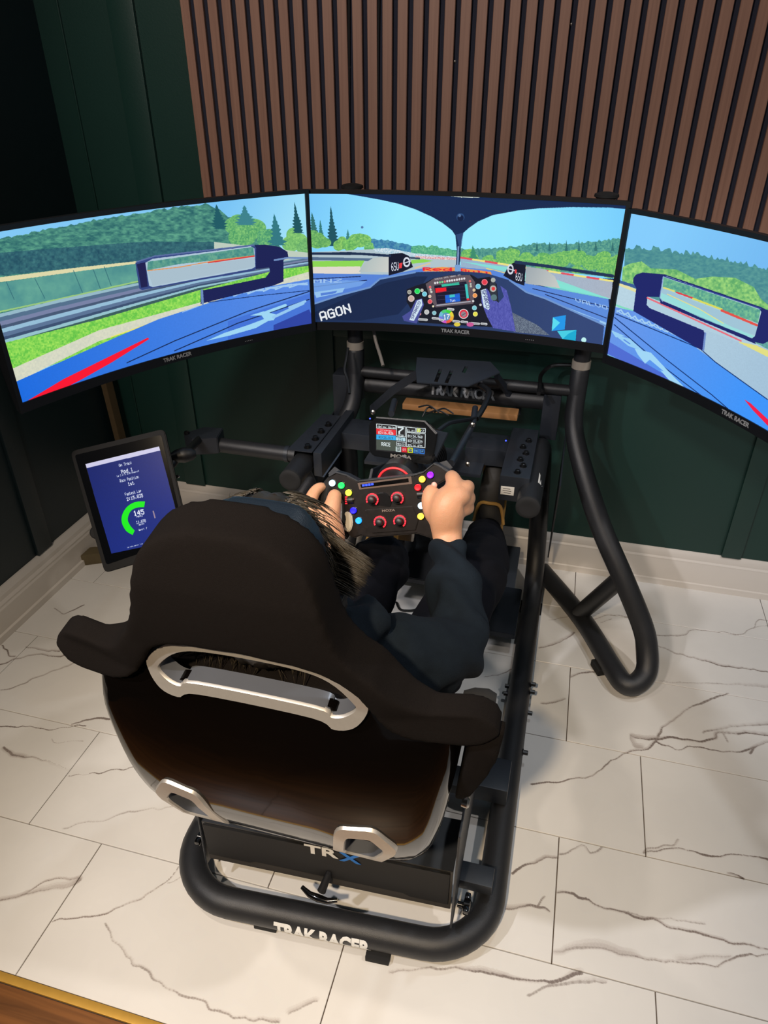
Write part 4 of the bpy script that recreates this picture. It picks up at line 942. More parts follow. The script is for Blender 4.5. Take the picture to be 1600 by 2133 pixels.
# side rails of the seat with their brackets
for sx, X in ((1, -.070), (-1, -.588)):
    bm = bmesh.new(); prism(bm, [(X, .765, .085), (X, .775, .36), (X, .90, .40), (X, 1.25, .20), (X, 1.25, .15), (X, .90, .12), (X, .80, .075)], (.004 * sx, 0, 0), .001); obj('side_bracket', bm, M_PLATE, rig)
    bm = bmesh.new(); box(bm, (X + sx * .035, .872, .10), (.070, .045, .028), bevel=.003); obj('rail_clamp', bm, M_PLATE, rig)
    bm = bmesh.new(); box(bm, (X + sx * .035, 1.12, .10), (.08, .09, .05), bevel=.003); obj('rail_clamp', bm, M_PLATE, rig)
    c = Vector((X + sx * .012, .80, .115))
    bm = bmesh.new()
    lathe(bm, c, (sx, 0, 0), [(-.004, .006), (.006, .006), (.008, .013), (.020, .014), (.022, .010)], 16)
    for k in range(3):
        a_ = k * 2.094 + .5; box(bm, c + Vector((sx * .014, math.cos(a_) * .016, math.sin(a_) * .016)), (.012, .014, .014), bevel=.004)
    obj('clamp_knob', bm, M_GLOSSBLACK, rig)
bm = bmesh.new(); box(bm, (-.33, 1.12, .072), (.66, .06, .03), bevel=.004); obj('cross_member', bm, M_TUBE, rig)
# bolts on the right and left rail
for (y, z, s) in [(1.50, .055, 1), (1.47, .055, 1), (1.50, .03, -1), (1.47, .03, -1), (1.415, .03, 1), (1.265, .045, 1)]:
    for X in (RX, LX):
        sgn = s if X == RX else -s; bm = bmesh.new(); hexbolt(bm, (X + sgn * .029, y, z), (sgn, 0, 0), .006, .012); obj('bolt', bm, M_BOLT, rig)
# upper deck: box brackets inboard of the upper tubes
def deck(sx, x0, x1):
    cx, w = (x0 + x1) / 2, abs(x1 - x0)
    bm = bmesh.new(); box(bm, (cx, 1.755, .606), (w, .30, .072), bevel=.0025); o = obj('deck_bracket', bm, M_PLATE, rig)
    return o
deck(1, -.120, -.045); deck(-1, -.662 + .04, -.598 + .0)
for k in range(6):
    p = onz(1078 + k * 2.9 + (k % 2) * 9, 984 - k * 13.0, .643); bm = bmesh.new(); hexbolt(bm, (p.x + .0, p.y, .642), (0, 0, 1), .0065, .008); obj('bolt', bm, M_BOLT, rig)
for (x, y) in ((641, 932), (657, 915), (669, 900), (684, 886)):
    p = onz(x, y, .646); bm = bmesh.new(); hexbolt(bm, (p.x, p.y, .645), (0, 0, 1), .0075, .010); obj('bolt', bm, M_BOLT, rig)
bm = bmesh.new(); prism(bm, [onz(598, 936, .6455), onz(650, 942, .6455), onz(710, 866, .6455), onz(672, 862, .6455)], (0, 0, -.003), .0008); obj('arm_plate', bm, M_PLATE, rig)
# motor cross arms
for x0, x1, y in ((-.236, -.120, 1.83), (-.60, -.505, 1.83)):
    bm = bmesh.new(); box(bm, ((x0 + x1) / 2, y, .600), (x1 - x0, .105, .05), bevel=.002); obj('cross_arm', bm, M_PLATE, rig)
# gusset plates at the front uprights
for X, s in ((RX + .03, 1), (LX - .03, -1)):
    bm = bmesh.new(); prism(bm, [(X, 1.70, .58), (X, 2.02, .60), (X, 2.02, .30), (X, 1.95, .18)], (.004 * s, 0, 0), .0006); obj('gusset_plate', bm, M_PLATE, rig)
# painted highlight: pale strip along a plate edge inside the left deck
a, b = onz(669, 974, .575), onz(707, 922, .575)
bm = bmesh.new(); prism(bm, [a, b, b + Vector((.007, 0, 0)), a + Vector((.007, 0, 0))], (0, 0, -.03), .0006); obj('edge_highlight', bm, mat('highlight_edge', (150, 170, 200), .35, noise=.03), rig)
# paper labels on the right bracket and tube
c = onplane(1057, 1022, (0, 1.604, 0), (0, 1, 0)); bm = bmesh.new(); box(bm, (c.x, 1.6035, c.z), (.034, .0012, .024), bevel=.0003); lb = obj('paper_label', bm, M_LABEL, rig)
for k in range(3):
    bm = bmesh.new(); box(bm, (c.x - .002 + k * .001, 1.6025, c.z + .006 - k * .006), (.018 + .004 * (k % 2), .0006, .0014)); obj('print_line', bm, M_LABELINK, lb, smooth=0)
bm = bmesh.new()
for s in range(7):
    aa = .15 + s * .13; pa = [Vector((RX - .04 + math.cos(aa) * .0306, y, .60 + math.sin(aa) * .0306)) for y in (1.62, 1.74)]
    pb = [Vector((RX - .04 + math.cos(aa + .13) * .0306, y, .60 + math.sin(aa + .13) * .0306)) for y in (1.62, 1.74)]
    bm.faces.new([bm.verts.new(v) for v in (pa[0], pb[0], pb[1], pa[1])])
bmesh.ops.remove_doubles(bm, verts=bm.verts, dist=1e-5); obj('tube_sticker', bm, M_LABEL, rig)

# ------------------------------------------------------------------ monitor stand
SXR, SXL, SY = 0.045, -0.607, 1.965
stand = thing('monitor_stand', 'black freestanding tube stand with looped feet that carries the three monitors', 'monitor stand', (-.27, SY, 0))
for X in (SXL, SXR):
    bm = bmesh.new(); tube(bm, [(X, SY, .74), (X, SY, 1.248)], .0225, 24); obj('pole', bm, M_TUBE, stand)
    bm = bmesh.new(); lathe(bm, (X, SY, 1.248), (0, 0, 1), [(0, .0235), (.004, .030), (.010, .029), (.014, .014)], 24); obj('pole_cap', bm, M_RUBBER, stand)
    bm = bmesh.new(); lathe(bm, (X, SY, .815), (0, 0, 1), [(0, .0225), (0, .0255), (.022, .0255), (.022, .0225)], 28); obj('clamp_ring', bm, mat('ring_silver', (196, 186, 172), .38, metal=.55, noise=.04), stand, smooth=30)
    bm = bmesh.new(); lathe(bm, (X, SY, .66), (0, 0, 1), [(0, .024), (0, .0255), (.150, .0255), (.154, .023)], 24); obj('pole_sleeve', bm, M_TUBE, stand)
    s = 1 if X == SXR else -1
    def P(x, y, z): return Vector((x if s > 0 else SXL + SXR - x, y, z))
    loop = catmull([P(*v) for v in [(.046, 1.965, .745), (.050, 1.935, .65), (.091, 1.870, .55), (.161, 1.80, .415), (.243, 1.735, .290), (.312, 1.69, .175), (.336, 1.660, .112), (.340, 1.622, .064), (.314, 1.588, .042), (.283, 1.588, .038), (.251, 1.645, .038), (.161, 1.845, .038), (.02, 2.075, .038)]], 6, False)
    bm = bmesh.new(); tube(bm, loop, [.024 + .006 * min(1, max(0, .72 - v.z) / .25) for v in loop], 24); obj('foot_loop', bm, M_TUBE, stand)
    bm = bmesh.new(); tube(bm, [P(.150, 1.862, .040), P(.235, 1.742, .285)], .026, 20); obj('foot_brace', bm, M_TUBE, stand)
    bm = bmesh.new(); box(bm, P(.218, 1.665, .012), (.030, .05, .024), .45 * s, .004); obj('rubber_foot', bm, M_RUBBER, stand)
bm = bmesh.new(); tube(bm, [(SXL, SY + .02, 1.08), (SXR, SY + .02, 1.08)], .02, 20); obj('crossbar', bm, M_TUBE, stand)
bm = bmesh.new(); tube(bm, [(SXL, SY, .745), (SXR, SY, .745)], .016, 20); obj('crossbar', bm, M_TUBE, stand)
for s, X in ((-1, SXL), (1, SXR)):
    bm = bmesh.new(); tube(bm, [(X, SY + .02, 1.08), (X + s * .16, SY - .02, 1.08), (X + s * .33, SY - .26, 1.08)], .018, 16); obj('side_arm', bm, M_TUBE, stand)

# ------------------------------------------------------------------ slotted tray bracket behind the wheel base
tray = thing('slotted_mount_plate', 'dark slotted plate on splayed legs under the middle monitor', 'bracket', (-.28, 1.86, .60))
top = [ony(868, 744, 1.93), ony(1022, 752, 1.93), ony(1050, 772, 1.86), ony(975, 806, 1.80), ony(866, 797, 1.80), ony(862, 770, 1.86)]
zt = .80
tp = [onz(868, 744, .825), onz(1022, 753, .825), onz(1042, 775, .81), onz(975, 804, .79), onz(868, 796, .79), onz(866, 770, .81)]
bm = bmesh.new(); prism(bm, tp, (0, 0, -.004), .0008); me = bm_mesh(bm)
cb = bmesh.new()
for x0, x1, y0, y1 in ((908, 918, 790, 770), (930, 941, 792, 772), (965, 972, 782, 768)):
    a, b = onz(x0, y0, .80), onz(x1, y1, .81); dd = (b - a).normalized(); sd = Vector((-dd.y, dd.x, 0)).normalized() * .005
    prism(cb, [a - sd - Vector((0, 0, .05)), b - sd - Vector((0, 0, .05)), b + sd - Vector((0, 0, .05)), a + sd - Vector((0, 0, .05))], (0, 0, .12))
me = cut(me, bm_mesh(cb)); obj('plate', me, M_PLATE, tray)
for q in ([(866, 770), (815, 805), (770, 845)], [(1030, 775), (1052, 806), (1078, 850)]):
    pts = [onz(q[0][0], q[0][1], .80), onz(q[1][0], q[1][1], .74), onz(q[2][0], q[2][1], .66)]
    bm = bmesh.new()
    for a, b in zip(pts, pts[1:]): prism(bm, [a, b, b + Vector((.012, 0, 0)), a + Vector((.012, 0, 0))], (0, .0, -.022), .0005)
    obj('leg', bm, M_PLATE, tray)
for q in ([(705, 842), (760, 850)], [(1080, 845), (1180, 870)]):
    pass
# front cross tube of the cockpit with the maker's lettering
CTY, CTZ = 1.99, .698
bm = bmesh.new(); tube(bm, [(LX, CTY, CTZ), (RX - .02, CTY, CTZ)], .027, 24); obj('front_cross_tube', bm, M_TUBE, rig)
for X in (LX, RX - .02):
    bm = bmesh.new(); box(bm, (X, CTY, .66), (.05, .07, .14), bevel=.004); obj('tube_bracket', bm, M_PLATE, rig)
o = ony(963, 811, CTY - .02); wrap_text('TRAK RACER', .040, (o.x, CTY, CTZ), (1, 0, 0), .027, .35, M_SILVERPRINT, rig, bold=.0018, sx=.82)
bm = bmesh.new(); a, b = ony(838, 838, 1.86), ony(1078, 868, 1.86)
box(bm, ((a.x + b.x) / 2, 1.885, .690), (b.x - a.x, .05, .018), .0, .003)
tag(obj('wooden_board', bm, M_BOARD), 'pale wooden board lying across the frame behind the dash display', 'board')

# ------------------------------------------------------------------ wheel base (motor) and its mount
base = thing('wheel_base', 'black cylindrical steering motor with a glowing red ring behind the wheel', 'steering motor', (-.335, 1.42, .62))
ax_d = Vector((.0, -1, .14)).normalized(); c0 = Vector((-.335, 1.55, .655))
bm = bmesh.new(); lathe(bm, c0, ax_d, [(-.14, .055), (-.135, .062), (.0, .064), (.030, .064), (.036, .056), (.05, .052)], 36); obj('motor_body', bm, M_BLACK, base)
for k in range(7):
    bm = bmesh.new(); lathe(bm, c0 + ax_d * (-.12 + k * .018), ax_d, [(0, .064), (0, .067), (.006, .067), (.006, .064)], 36); obj('cooling_fin', bm, M_BLACK, base)
rc = D(822, 1009, 1.47)
bm = bmesh.new(); tube(bm, [rc + (Vector((1, 0, 0)) * math.cos(t) + ax_d.cross(Vector((1, 0, 0))) * math.sin(t)) * .036 for t in [k * 2 * math.pi / 40 for k in range(40)]], .0022, 8, closed=True)
obj('red_ring', bm, mat('red_light', (235, 40, 45), .4, emit=1.0), base)
bm = bmesh.new(); lathe(bm, rc, ax_d, [(-.10, .040), (-.012, .043), (-.004, .037), (.006, .030), (.016, .024), (.10, .018)], 36); obj('hub', bm, M_BLACK, base)
wc_ = Vector((-.305, 1.17, .80))
bm = bmesh.new(); tube(bm, [rc + ax_d * .01, wc_ + Vector((0, .03, -.012))], [.018, .022], 24); obj('shaft', bm, M_BLACK, base)
for s in (-1, 1):
    bm = bmesh.new(); q = [(-.335 + s * .075, 1.45, .70), (-.335 + s * .075, 1.40, .66), (-.335 + s * .075, 1.42, .54), (-.335 + s * .075, 1.66, .56), (-.335 + s * .075, 1.66, .62)]
    prism(bm, q, (.006 * s, 0, 0), .001); obj('side_plate', bm, M_PLATE, base)
bm = bmesh.new(); box(bm, (-.345, 1.78, .575), (.33, .14, .012), bevel=.002); obj('mount_plate', bm, M_PLATE, base)
bm = bmesh.new(); box(bm, (-.345, 1.60, .565), (.17, .26, .012), bevel=.002); obj('mount_plate', bm, M_PLATE, base)
p0, p1 = D(978, 862, 1.78), D(942, 950, 1.58)
for nm, q in (('brace', [(990, 850, 1.85), (985, 885, 1.75), (940, 965, 1.55)]), ('brace', [(822, 835, 1.85), (815, 862, 1.75)]), ):
    bm = bmesh.new(); tube(bm, [D(*v) for v in q], .008, 10); obj(nm, bm, M_PLATE, base)
for (x, y, d_) in ((975, 966, 1.62), (985, 884, 1.72), (778, 858, 1.75)):
    bm = bmesh.new(); lathe(bm, D(x, y, d_), (0, -1, .2), [(0, .006), (.006, .006), (.008, .003)], 8); obj('bolt', bm, M_STEEL, base)

# small status lights of the electronics
for (x, y, d_) in ((771, 872, 1.73), (780, 859, 1.75), (1054, 918, 1.70)):
    bm = bmesh.new(); lathe(bm, D(x, y, d_), (0, -1, .5), [(0, .0022), (.002, .0018)], 8)
    obj('status_light', bm, mat('blue_led', (40, 70, 255), .4, emit=1.3), base)

# ------------------------------------------------------------------ dash display
dash = thing('dash_display', 'small dash display with lap times and gear 7, above the steering wheel', 'display', D(838, 960, 1.50))
dn = Vector((0, -math.cos(math.radians(24)), math.sin(math.radians(24)))); dp = D(836, 912, 1.50)
def DP(x, y, h=0.0): return onplane(x, y, dp, dn) + dn * h
out = [DP(*q) for q in ((768, 884), (784, 868), (886, 876), (912, 902), (908, 928), (900, 962), (890, 968), (778, 950), (769, 940))]
bm = bmesh.new(); prism(bm, out, -dn * .022, .002); obj('housing', bm, M_GLOSSBLACK, dash)
bm = bmesh.new(); oo = [DP(x, y, .0002) for x, y in ((784, 868), (886, 876), (912, 902), (908, 905), (884, 879), (784, 871))]; prism(bm, oo, dn * .002, .0004); obj('rim', bm, M_PLATE, dash)
# fin at the right
bm = bmesh.new(); prism(bm, [DP(906, 896, .0), DP(930, 902, -.02), DP(906, 955, -.01), DP(902, 940, .0)], -dn * .02, .001); obj('side_fin', bm, M_PLATE, dash)
w, h = 420, 250
cs = [DP(783, 938.5, .0008), DP(886.5, 950, .0008), DP(888, 890, .0008), DP(783.5, 880.5, .0008)]
U, V = np.meshgrid((np.arange(w) + .5) / w, (np.arange(h) + .5) / h); C4 = [np.array(c) for c in cs]
P_ = ((1 - U)[..., None] * (1 - V)[..., None]) * C4[0] + (U * (1 - V))[..., None] * C4[1] + (U * V)[..., None] * C4[2] + ((1 - U) * V)[..., None] * C4[3]
X_, Y_ = project(P_); pa = Paint(X_, Y_); paint_dash(pa); m_ = screen_mat('picture_dash', pa.image('dash_view'), 1.0, .3)
def quad_screen(cs, m, parent):
    b = bmesh.new(); uv = b.loops.layers.uv.new('UVMap'); f = b.faces.new([b.verts.new(c) for c in cs])
    for l, t in zip(f.loops, ((0, 0), (1, 0), (1, 1), (0, 1))): l[uv].uv = t
    me = bpy.data.meshes.new('screen'); b.to_mesh(me); b.free(); return obj('screen', me, m, parent, smooth=0)
quad_screen(cs, m_, dash)
me = text_mesh('MOZA', .0105, .0004, .0003, sx=1.5); ex = (DP(880, 960) - DP(790, 950)).normalized(); me.transform(frame(DP(835, 951.5, .0008), ex, dn.cross(ex), dn)); obj('lettering', me, mat('dim_silver', (96, 92, 88), .5, noise=.02), dash, smooth=0)
bm = bmesh.new(); tube(bm, [DP(840, 960, -.02), rc + Vector((0, .06, .03))], .012, 12); obj('bracket_arm', bm, M_PLATE, dash)

# ------------------------------------------------------------------ tablet on its arm
arm = thing('support_arm', 'black clamp arm with a round tube reaching from the frame to the tablet', 'bracket', (-.8, 1.63, .60))
a, b = onz(452, 926, .60), onz(604, 946, .60)
bm = bmesh.new(); tube(bm, [a, b + Vector((.02, 0, 0))], .021, 24); obj('arm_tube', bm, M_TUBE, arm)
bm = bmesh.new(); d_ = (b - a).normalized(); lathe(bm, b - d_ * .012, d_, [(0, .021), (0, .0235), (.012, .0235), (.012, .021)], 24); obj('collar', bm, M_PLATE, arm)
q = [onz(382, 902, .635), onz(425, 889, .635), onz(465, 891, .635), onz(452, 912, .635), onz(400, 915, .635)]
bm = bmesh.new(); prism(bm, q, (0, 0, -.05), .002); obj('clamp_block', bm, M_PLATE, arm)
bm = bmesh.new(); lathe(bm, onz(389, 903, .636), (0, 0, 1), [(0, .008), (.006, .007), (.008, .003)], 12); obj('bolt', bm, M_BOLT, arm)
kc = D(383, 948, 1.80)
bm = bmesh.new(); lathe(bm, kc, (-.8, -.5, 0), [(-.03, .008), (-.02, .016), (0, .020), (.02, .016), (.03, .010), (.05, .008)], 20); obj('ball_joint', bm, M_BLACK, arm)
bm = bmesh.new(); tube(bm, [kc, onz(425, 905, .60)], .011, 12); obj('link', bm, M_BLACK, arm)
bm = bmesh.new(); lathe(bm, D(371, 992, 1.78), (0, -1, .3), [(0, .005), (.005, .004)], 8); obj('bolt', bm, M_STEEL, arm)
# tablet plane: portrait, tipped back, facing the driver's left shoulder
t0 = D(255, 1045, 1.70)
tn = Vector((.34, -.80, .50)).normalized()
def TP(x, y, h=0.0): return onplane(x, y, t0, tn) + tn * h
tb = thing('tablet', 'portrait tablet in a black case showing race position, left of the seat', 'tablet', TP(255, 1180))
o_ = [TP(*v) for v in ((146, 940), (342, 893), (400, 1140), (218, 1194))]
def rounded(q, r, n=5):
    out = []
    for i in range(len(q)):
        a, b, c = q[i - 1], q[i], q[(i + 1) % len(q)]; u, v = (a - b).normalized() * r, (c - b).normalized() * r
        for k in range(n + 1):
            t = k / n; out.append(b + u * (1 - t) ** 2 + v * t ** 2)
    return out
hp_ = [TP(x, y, -.0145) for x, y in ((268, 985), (340, 968), (356, 1040), (284, 1058))]
bm = bmesh.new(); prism(bm, hp_, -tn * .006, .001); obj('holder_plate', bm, M_BLACK, arm)
bm = bmesh.new(); tube(bm, catmull([TP(312, 1012, -.016), TP(320, 1005, -.045), kc + Vector((-.02, -.01, -.01)), kc], 4, False), .012, 12); obj('holder_arm', bm, M_BLACK, arm)
bm = bmesh.new(); prism(bm, rounded(o_, .012), -tn * .014, .002); obj('case', bm, mat('tablet_case', (6, 6, 7), .6, noise=.05, spec=.2), tb)
g_ = [TP(x, y, .0004) for x, y in ((156, 948), (336, 906), (386, 1120), (222, 1176))]
bm = bmesh.new(); prism(bm, rounded(g_, .006), tn * .0008); obj('glass', bm, mat('tablet_glass', (3, 3, 4), .1, noise=.02, spec=.3), tb)
cs = [TP(x, y, .0016) for x, y in ((232.5, 1153), (383, 1121), (331.5, 929.5), (177.5, 967))]
w, h = 330, 420
U, V = np.meshgrid((np.arange(w) + .5) / w, (np.arange(h) + .5) / h); C4 = [np.array(c) for c in cs]
P_ = ((1 - U)[..., None] * (1 - V)[..., None]) * C4[0] + (U * (1 - V))[..., None] * C4[1] + (U * V)[..., None] * C4[2] + ((1 - U) * V)[..., None] * C4[3]
X_, Y_ = project(P_); pa = Paint(X_, Y_); paint_tablet(pa); quad_screen(cs, screen_mat('picture_tablet', pa.image('tablet_view'), 1.0, .25), tb)
bm = bmesh.new(); lathe(bm, TP(196, 1110, -.02), tn, [(-.02, .012), (0, .016), (.006, .012)], 16); obj('case_knob', bm, M_RUBBER, tb)

# ------------------------------------------------------------------ loose things near the wall
bm = bmesh.new(); c = onz(200, 1160, 0.0); box(bm, (c.x + .03, c.y - .01, .022), (.13, .05, .044), .5, .003)
tag(obj('wooden_block', bm, mat('olive_wood', (96, 84, 58), .7, noise=.2)), 'small brown wooden block on the floor behind the tablet', 'block')
pl = [Vector((-1.60, 2.02, .75)), Vector((-1.52, 2.10, .0))]
a, b = onx(226, 800, -1.585), onx(256, 930, -1.575)
bm = bmesh.new(); q0, q1 = onx(212, 780, -1.595), onx(262, 960, -1.590)
q1 = Vector((q1.x, min(q1.y, 2.13), q1.z)); dirv = (q1 - q0).normalized(); e = q0 + dirv * ((q0.z - .02) / -dirv.z) if dirv.z < -.2 else q1
pbm = bmesh.new(); prism(pbm, [(-1.615, 2.075, .92), (-1.615, 2.115, .92), (-1.588, 2.125, .002), (-1.588, 2.085, .002)], (.022, 0, 0), .001)
tag(obj('leaning_batten', pbm, mat('raw_batten', (96, 78, 52), .6, noise=.2)), 'thin wooden batten standing in the corner behind the tablet', 'batten')
def cable(label, pts, r=.0035, m=M_CABLE, group='black cables of the rig'):
    bm = bmesh.new(); tube(bm, catmull(pts, 6, False), r, 8); o = tag(obj('cable', bm, m), label, 'cable', group); return o
cable('black cable looping in front of the wall beside the right pole', [D(1190, 760, 2.1), D(1150, 762, 2.12), D(1128, 780, 2.1), D(1125, 800, 2.0), D(1122, 820, 1.95)], .006)
cable('black cable hanging beside the left pole', [D(725, 725, 2.05), D(722, 745, 2.04), D(718, 770, 2.03), D(724, 790, 2.02), D(728, 820, 2.0)], .004)
cable('pale cable hanging between the left pole and the mount plate', [D(778, 688, 2.05), D(784, 715, 2.05), D(792, 740, 2.04), D(798, 762, 2.03)], .005, mat('cable_grey', (120, 112, 104), .5, noise=.1), None)
cable('thick black cable arching over the wooden board', [D(1000, 802, 1.95), D(1018, 815, 1.9), D(1014, 835, 1.86), D(1002, 858, 1.82), D(992, 872, 1.8)], .008)
cable('black cable sweeping from the dash display to the frame', [D(912, 898, 1.56), D(935, 882, 1.62), D(960, 877, 1.7), D(990, 872, 1.78)], .005)
cable('black cable looped on the tiles between the driver\'s legs', [onz(826, 1255, .006), onz(832, 1268, .006), onz(845, 1272, .006), onz(870, 1268, .006), onz(900, 1240, .006)], .004)
cable('black cable running down the wall from the slats behind the left pole', [ony(727, -60, WY - .012), ony(727, 100, WY - .012), ony(727, 250, WY - .012), ony(728, 388, WY - .012)], .0035)
cable('black cable running down a slat gap right of the left pole', [ony(790, -60, WY - .012), ony(788, 120, WY - .012), ony(787, 250, WY - .012), ony(786, 400, WY - .012)], .0035)
bm = bmesh.new()
for x0, y0, x1, y1 in ((872, 848, 915, 860), (888, 862, 935, 866), (900, 850, 880, 868), (905, 858, 945, 862)):
    a, b = D(x0, y0, 1.82), D(x1, y1, 1.80); m2 = (a + b) / 2 + Vector((0, 0, .012)); tube(bm, catmull([a, m2, b], 5, False), .0022, 6)
tag(obj('cable_bundle', bm, M_CABLE), 'tangle of thin cables lying in front of the wooden board', 'cable', kind='stuff')

# ------------------------------------------------------------------ pedals
ped = thing('pedal_set', 'black pedal box at the front of the cockpit frame', 'pedals', (-.33, 1.75, .05))
bm = bmesh.new(); prism(bm, [(-.60, 1.86, .08), (-.06, 1.86, .08), (-.06, 2.02, .16), (-.60, 2.02, .16)], (0, 0, -.02), .002); obj('heel_plate', bm, M_PLATE, ped)
bm = bmesh.new(); prism(bm, [(-.185, 1.66, .085), (-.035, 1.66, .085), (-.035, 1.87, .10), (-.185, 1.87, .10)], (0, 0, -.02), .002); obj('side_plate', bm, M_PLATE, ped)
for x in (-.52, -.42, -.16):
    bm = bmesh.new(); prism(bm, [(x - .03, 1.84, .24), (x + .03, 1.84, .24), (x + .03, 1.92, .38), (x - .03, 1.92, .38)], (0, .008, -.004), .002); obj('pedal_face', bm, M_STEEL, ped)
    bm = bmesh.new(); prism(bm, [(x - .012, 1.86, .26), (x - .012, 1.95, .12), (x - .012, 1.98, .14), (x - .012, 1.93, .36)], (.024, 0, 0), .001); obj('pedal_arm', bm, M_PLATE, ped)

# ------------------------------------------------------------------ racing seat; local frame: u across, v up the back, w towards the room
SL = math.radians(11); SO = Vector((-.323, .60, .85))
SU, SV = Vector((1, 0, 0)), Vector((0, -math.sin(SL), math.cos(SL))); SW = SU.cross(SV)
def ws(v):
    return -.9 * v * v if v > 0 else .055 * math.sin(math.pi * min(1.0, -v / .5))
def S(u, v, w=0.0, bend=True):
    return SO + SU * u + SV * v + SW * (w + (ws(v) if bend else 0))
seat = thing('racing_seat', 'black high-backed racing seat with gloss shell and silver slot trim, carrying the driver', 'seat', (-.335, .80, .18))
# outline of the rigid shell (half), u as function along the edge
half = [(0, .075), (.07, .072), (.14, .045), (.20, -.005), (.240, -.03), (.258, -.09), (.252, -.17), (.242, -.26), (.228, -.335), (.196, -.385), (.14, -.405), (.07, -.410), (0, -.412)]
full = half + [(-u, v) for u, v in half[-2:0:-1]]
ol = [tuple(p)[:2] for p in catmull([(u, v, 0) for u, v in full], 4)]
NC = len(ol); cu_, cv_ = 0.0, -.15
bm = bmesh.new(); rings = []
K = [.12, .3, .5, .68, .82, .90, .955, .985, 1.0, 1.003, 1.003, .995]
Wd = [.020, .019, .017, .013, .007, .001, -.010, -.026, -.046, -.075, -.105, -.125]
cen = bm.verts.new(S(cu_, cv_, .020))
def rimw(wd, v): return wd if wd > -.012 else -.012 + (wd + .012) * max(.06, min(1, (.0 - v) / .12))
for k, wd in zip(K, Wd):
    rings.append([bm.verts.new(S(cu_ + (u - cu_) * k, cv_ + (v - cv_) * k, rimw(wd, v))) for u, v in ol])
for i in range(NC): bm.faces.new((cen, rings[0][i], rings[0][(i + 1) % NC]))
for A, B in zip(rings, rings[1:]):
    for i in range(NC): bm.faces.new((A[i], B[i], B[(i + 1) % NC], A[(i + 1) % NC]))
inner = []
for k, wd in zip(K[::-1], Wd[::-1]):
    inner.append([bm.verts.new(S(cu_ + (u - cu_) * (k - .018), cv_ + (v - cv_) * (k - .018), rimw(wd, v) - (.012 if k < .99 else .0))) for u, v in ol])
B0 = rings[-1]
for A, B in zip([B0] + inner, inner):
    for i in range(NC): bm.faces.new((A[i], B[i], B[(i + 1) % NC], A[(i + 1) % NC]))
c2 = bm.verts.new(S(cu_, cv_, .008))
for i in range(NC): bm.faces.new((c2, inner[-1][i], inner[-1][(i + 1) % NC]))
shell = bm_mesh(bm)
SLOT = [(-.132, .004), (-.100, .034), (-.05, .044), (.05, .044), (.100, .034), (.132, .004), (.124, -.010), (.104, -.017), (.080, -.009), (-.080, -.009), (-.104, -.017), (-.124, -.010)]
HOLE = [(-.014, .036), (.020, .030), (.032, -.046), (-.010, -.044), (-.032, .004)]
HC = (.137, -.272)
def hole(s): return [(s * HC[0] + s * -u, HC[1] + v) for u, v in HOLE][::s]
def outl(poly, k, c=None):
    c = c or (sum(p[0] for p in poly) / len(poly), sum(p[1] for p in poly) / len(poly)); return [(c[0] + (u - c[0]) * k, c[1] + (v - c[1]) * k) for u, v in poly]
def soft(poly, n, r):
    if not r: return [tuple(p)[:2] for p in catmull([(u, v, 0) for u, v in poly], n)]
    out = []; N = len(poly)
    for i in range(N):
        a, b, c = (Vector((*poly[j % N], 0)) for j in (i - 1, i, i + 1)); u, v = (a - b) * r, (c - b) * r
        for k in range(n + 1): t = k / n; out.append(tuple(b + u * (1 - t) ** 2 + v * t ** 2)[:2])
    return out
cb = bmesh.new()
for poly, rr in ((SLOT, 0), (hole(1), .22), (hole(-1), .22)):
    poly = outl(soft(poly, 5 if rr == 0 else 4, rr), 1.06); mid = sum(v for u, v in poly) / len(poly); prism(cb, [S(u, mid, -.12, False) + SV * (v - mid) + SW * ws(mid) for u, v in poly], SW * .30)
shell = cut(shell, bm_mesh(cb)); obj('back_shell', shell, M_SHELL, seat, smooth=50)
def bezel(inner_poly, outer_poly, name, depth=.030, lift=.004, n=5, r=0):
    a = soft(inner_poly, n, r); b = soft(outer_poly, n, r)
    bm = bmesh.new(); N = len(a)
    def hgt(u, v): # height of the shell surface at (u, v)
        k = max(abs(u - cu_) / .255, abs(v - cv_) / .24); return float(np.interp(k, K, Wd))
    lay = []
    lay.append([bm.verts.new(S(u, v, hgt(u, v) - .001)) for u, v in a])
    lay.append([bm.verts.new(S(u, v, hgt(u, v) + lift - .003)) for u, v in a])
    lay.append([bm.verts.new(S(u, v, hgt(u, v) + lift)) for u, v in [(p[0] * .92 + q[0] * .08, p[1] * .92 + q[1] * .08) for p, q in zip(a, b)]])
    lay.append([bm.verts.new(S(u, v, hgt(u, v) + lift)) for u, v in [(p[0] * .10 + q[0] * .90, p[1] * .10 + q[1] * .90) for p, q in zip(a, b)]])
    lay.append([bm.verts.new(S(u, v, hgt(u, v) - .004)) for u, v in b])
    for A, B in zip(lay, lay[1:]):
        for i in range(N): bm.faces.new((A[i], B[i], B[(i + 1) % N], A[(i + 1) % N]))
    par = obj(name, bm, M_CHROME, seat, smooth=40)
    bm = bmesh.new(); q0 = [bm.verts.new(S(u, v, hgt(u, v) + lift - .0032)) for u, v in outl(a, .995)]; q1 = [bm.verts.new(S(u, v, hgt(u, v) - depth)) for u, v in outl(a, .985)]
    for i in range(N): bm.faces.new((q0[i], q1[i], q1[(i + 1) % N], q0[(i + 1) % N]))
    obj('liner', bm, mat('grey_liner', (120, 124, 132), .35, metal=.6, noise=.05), par, smooth=40)
SLOTO = [(-.150, .012), (-.11, .050), (-.05, .062), (.05, .062), (.11, .050), (.150, .012), (.138, -.024), (.108, -.036), (.076, -.026), (-.076, -.026), (-.108, -.036), (-.138, -.024)]
bezel([(u, v) for u, v in SLOT], SLOTO, 'slot_trim', .022)
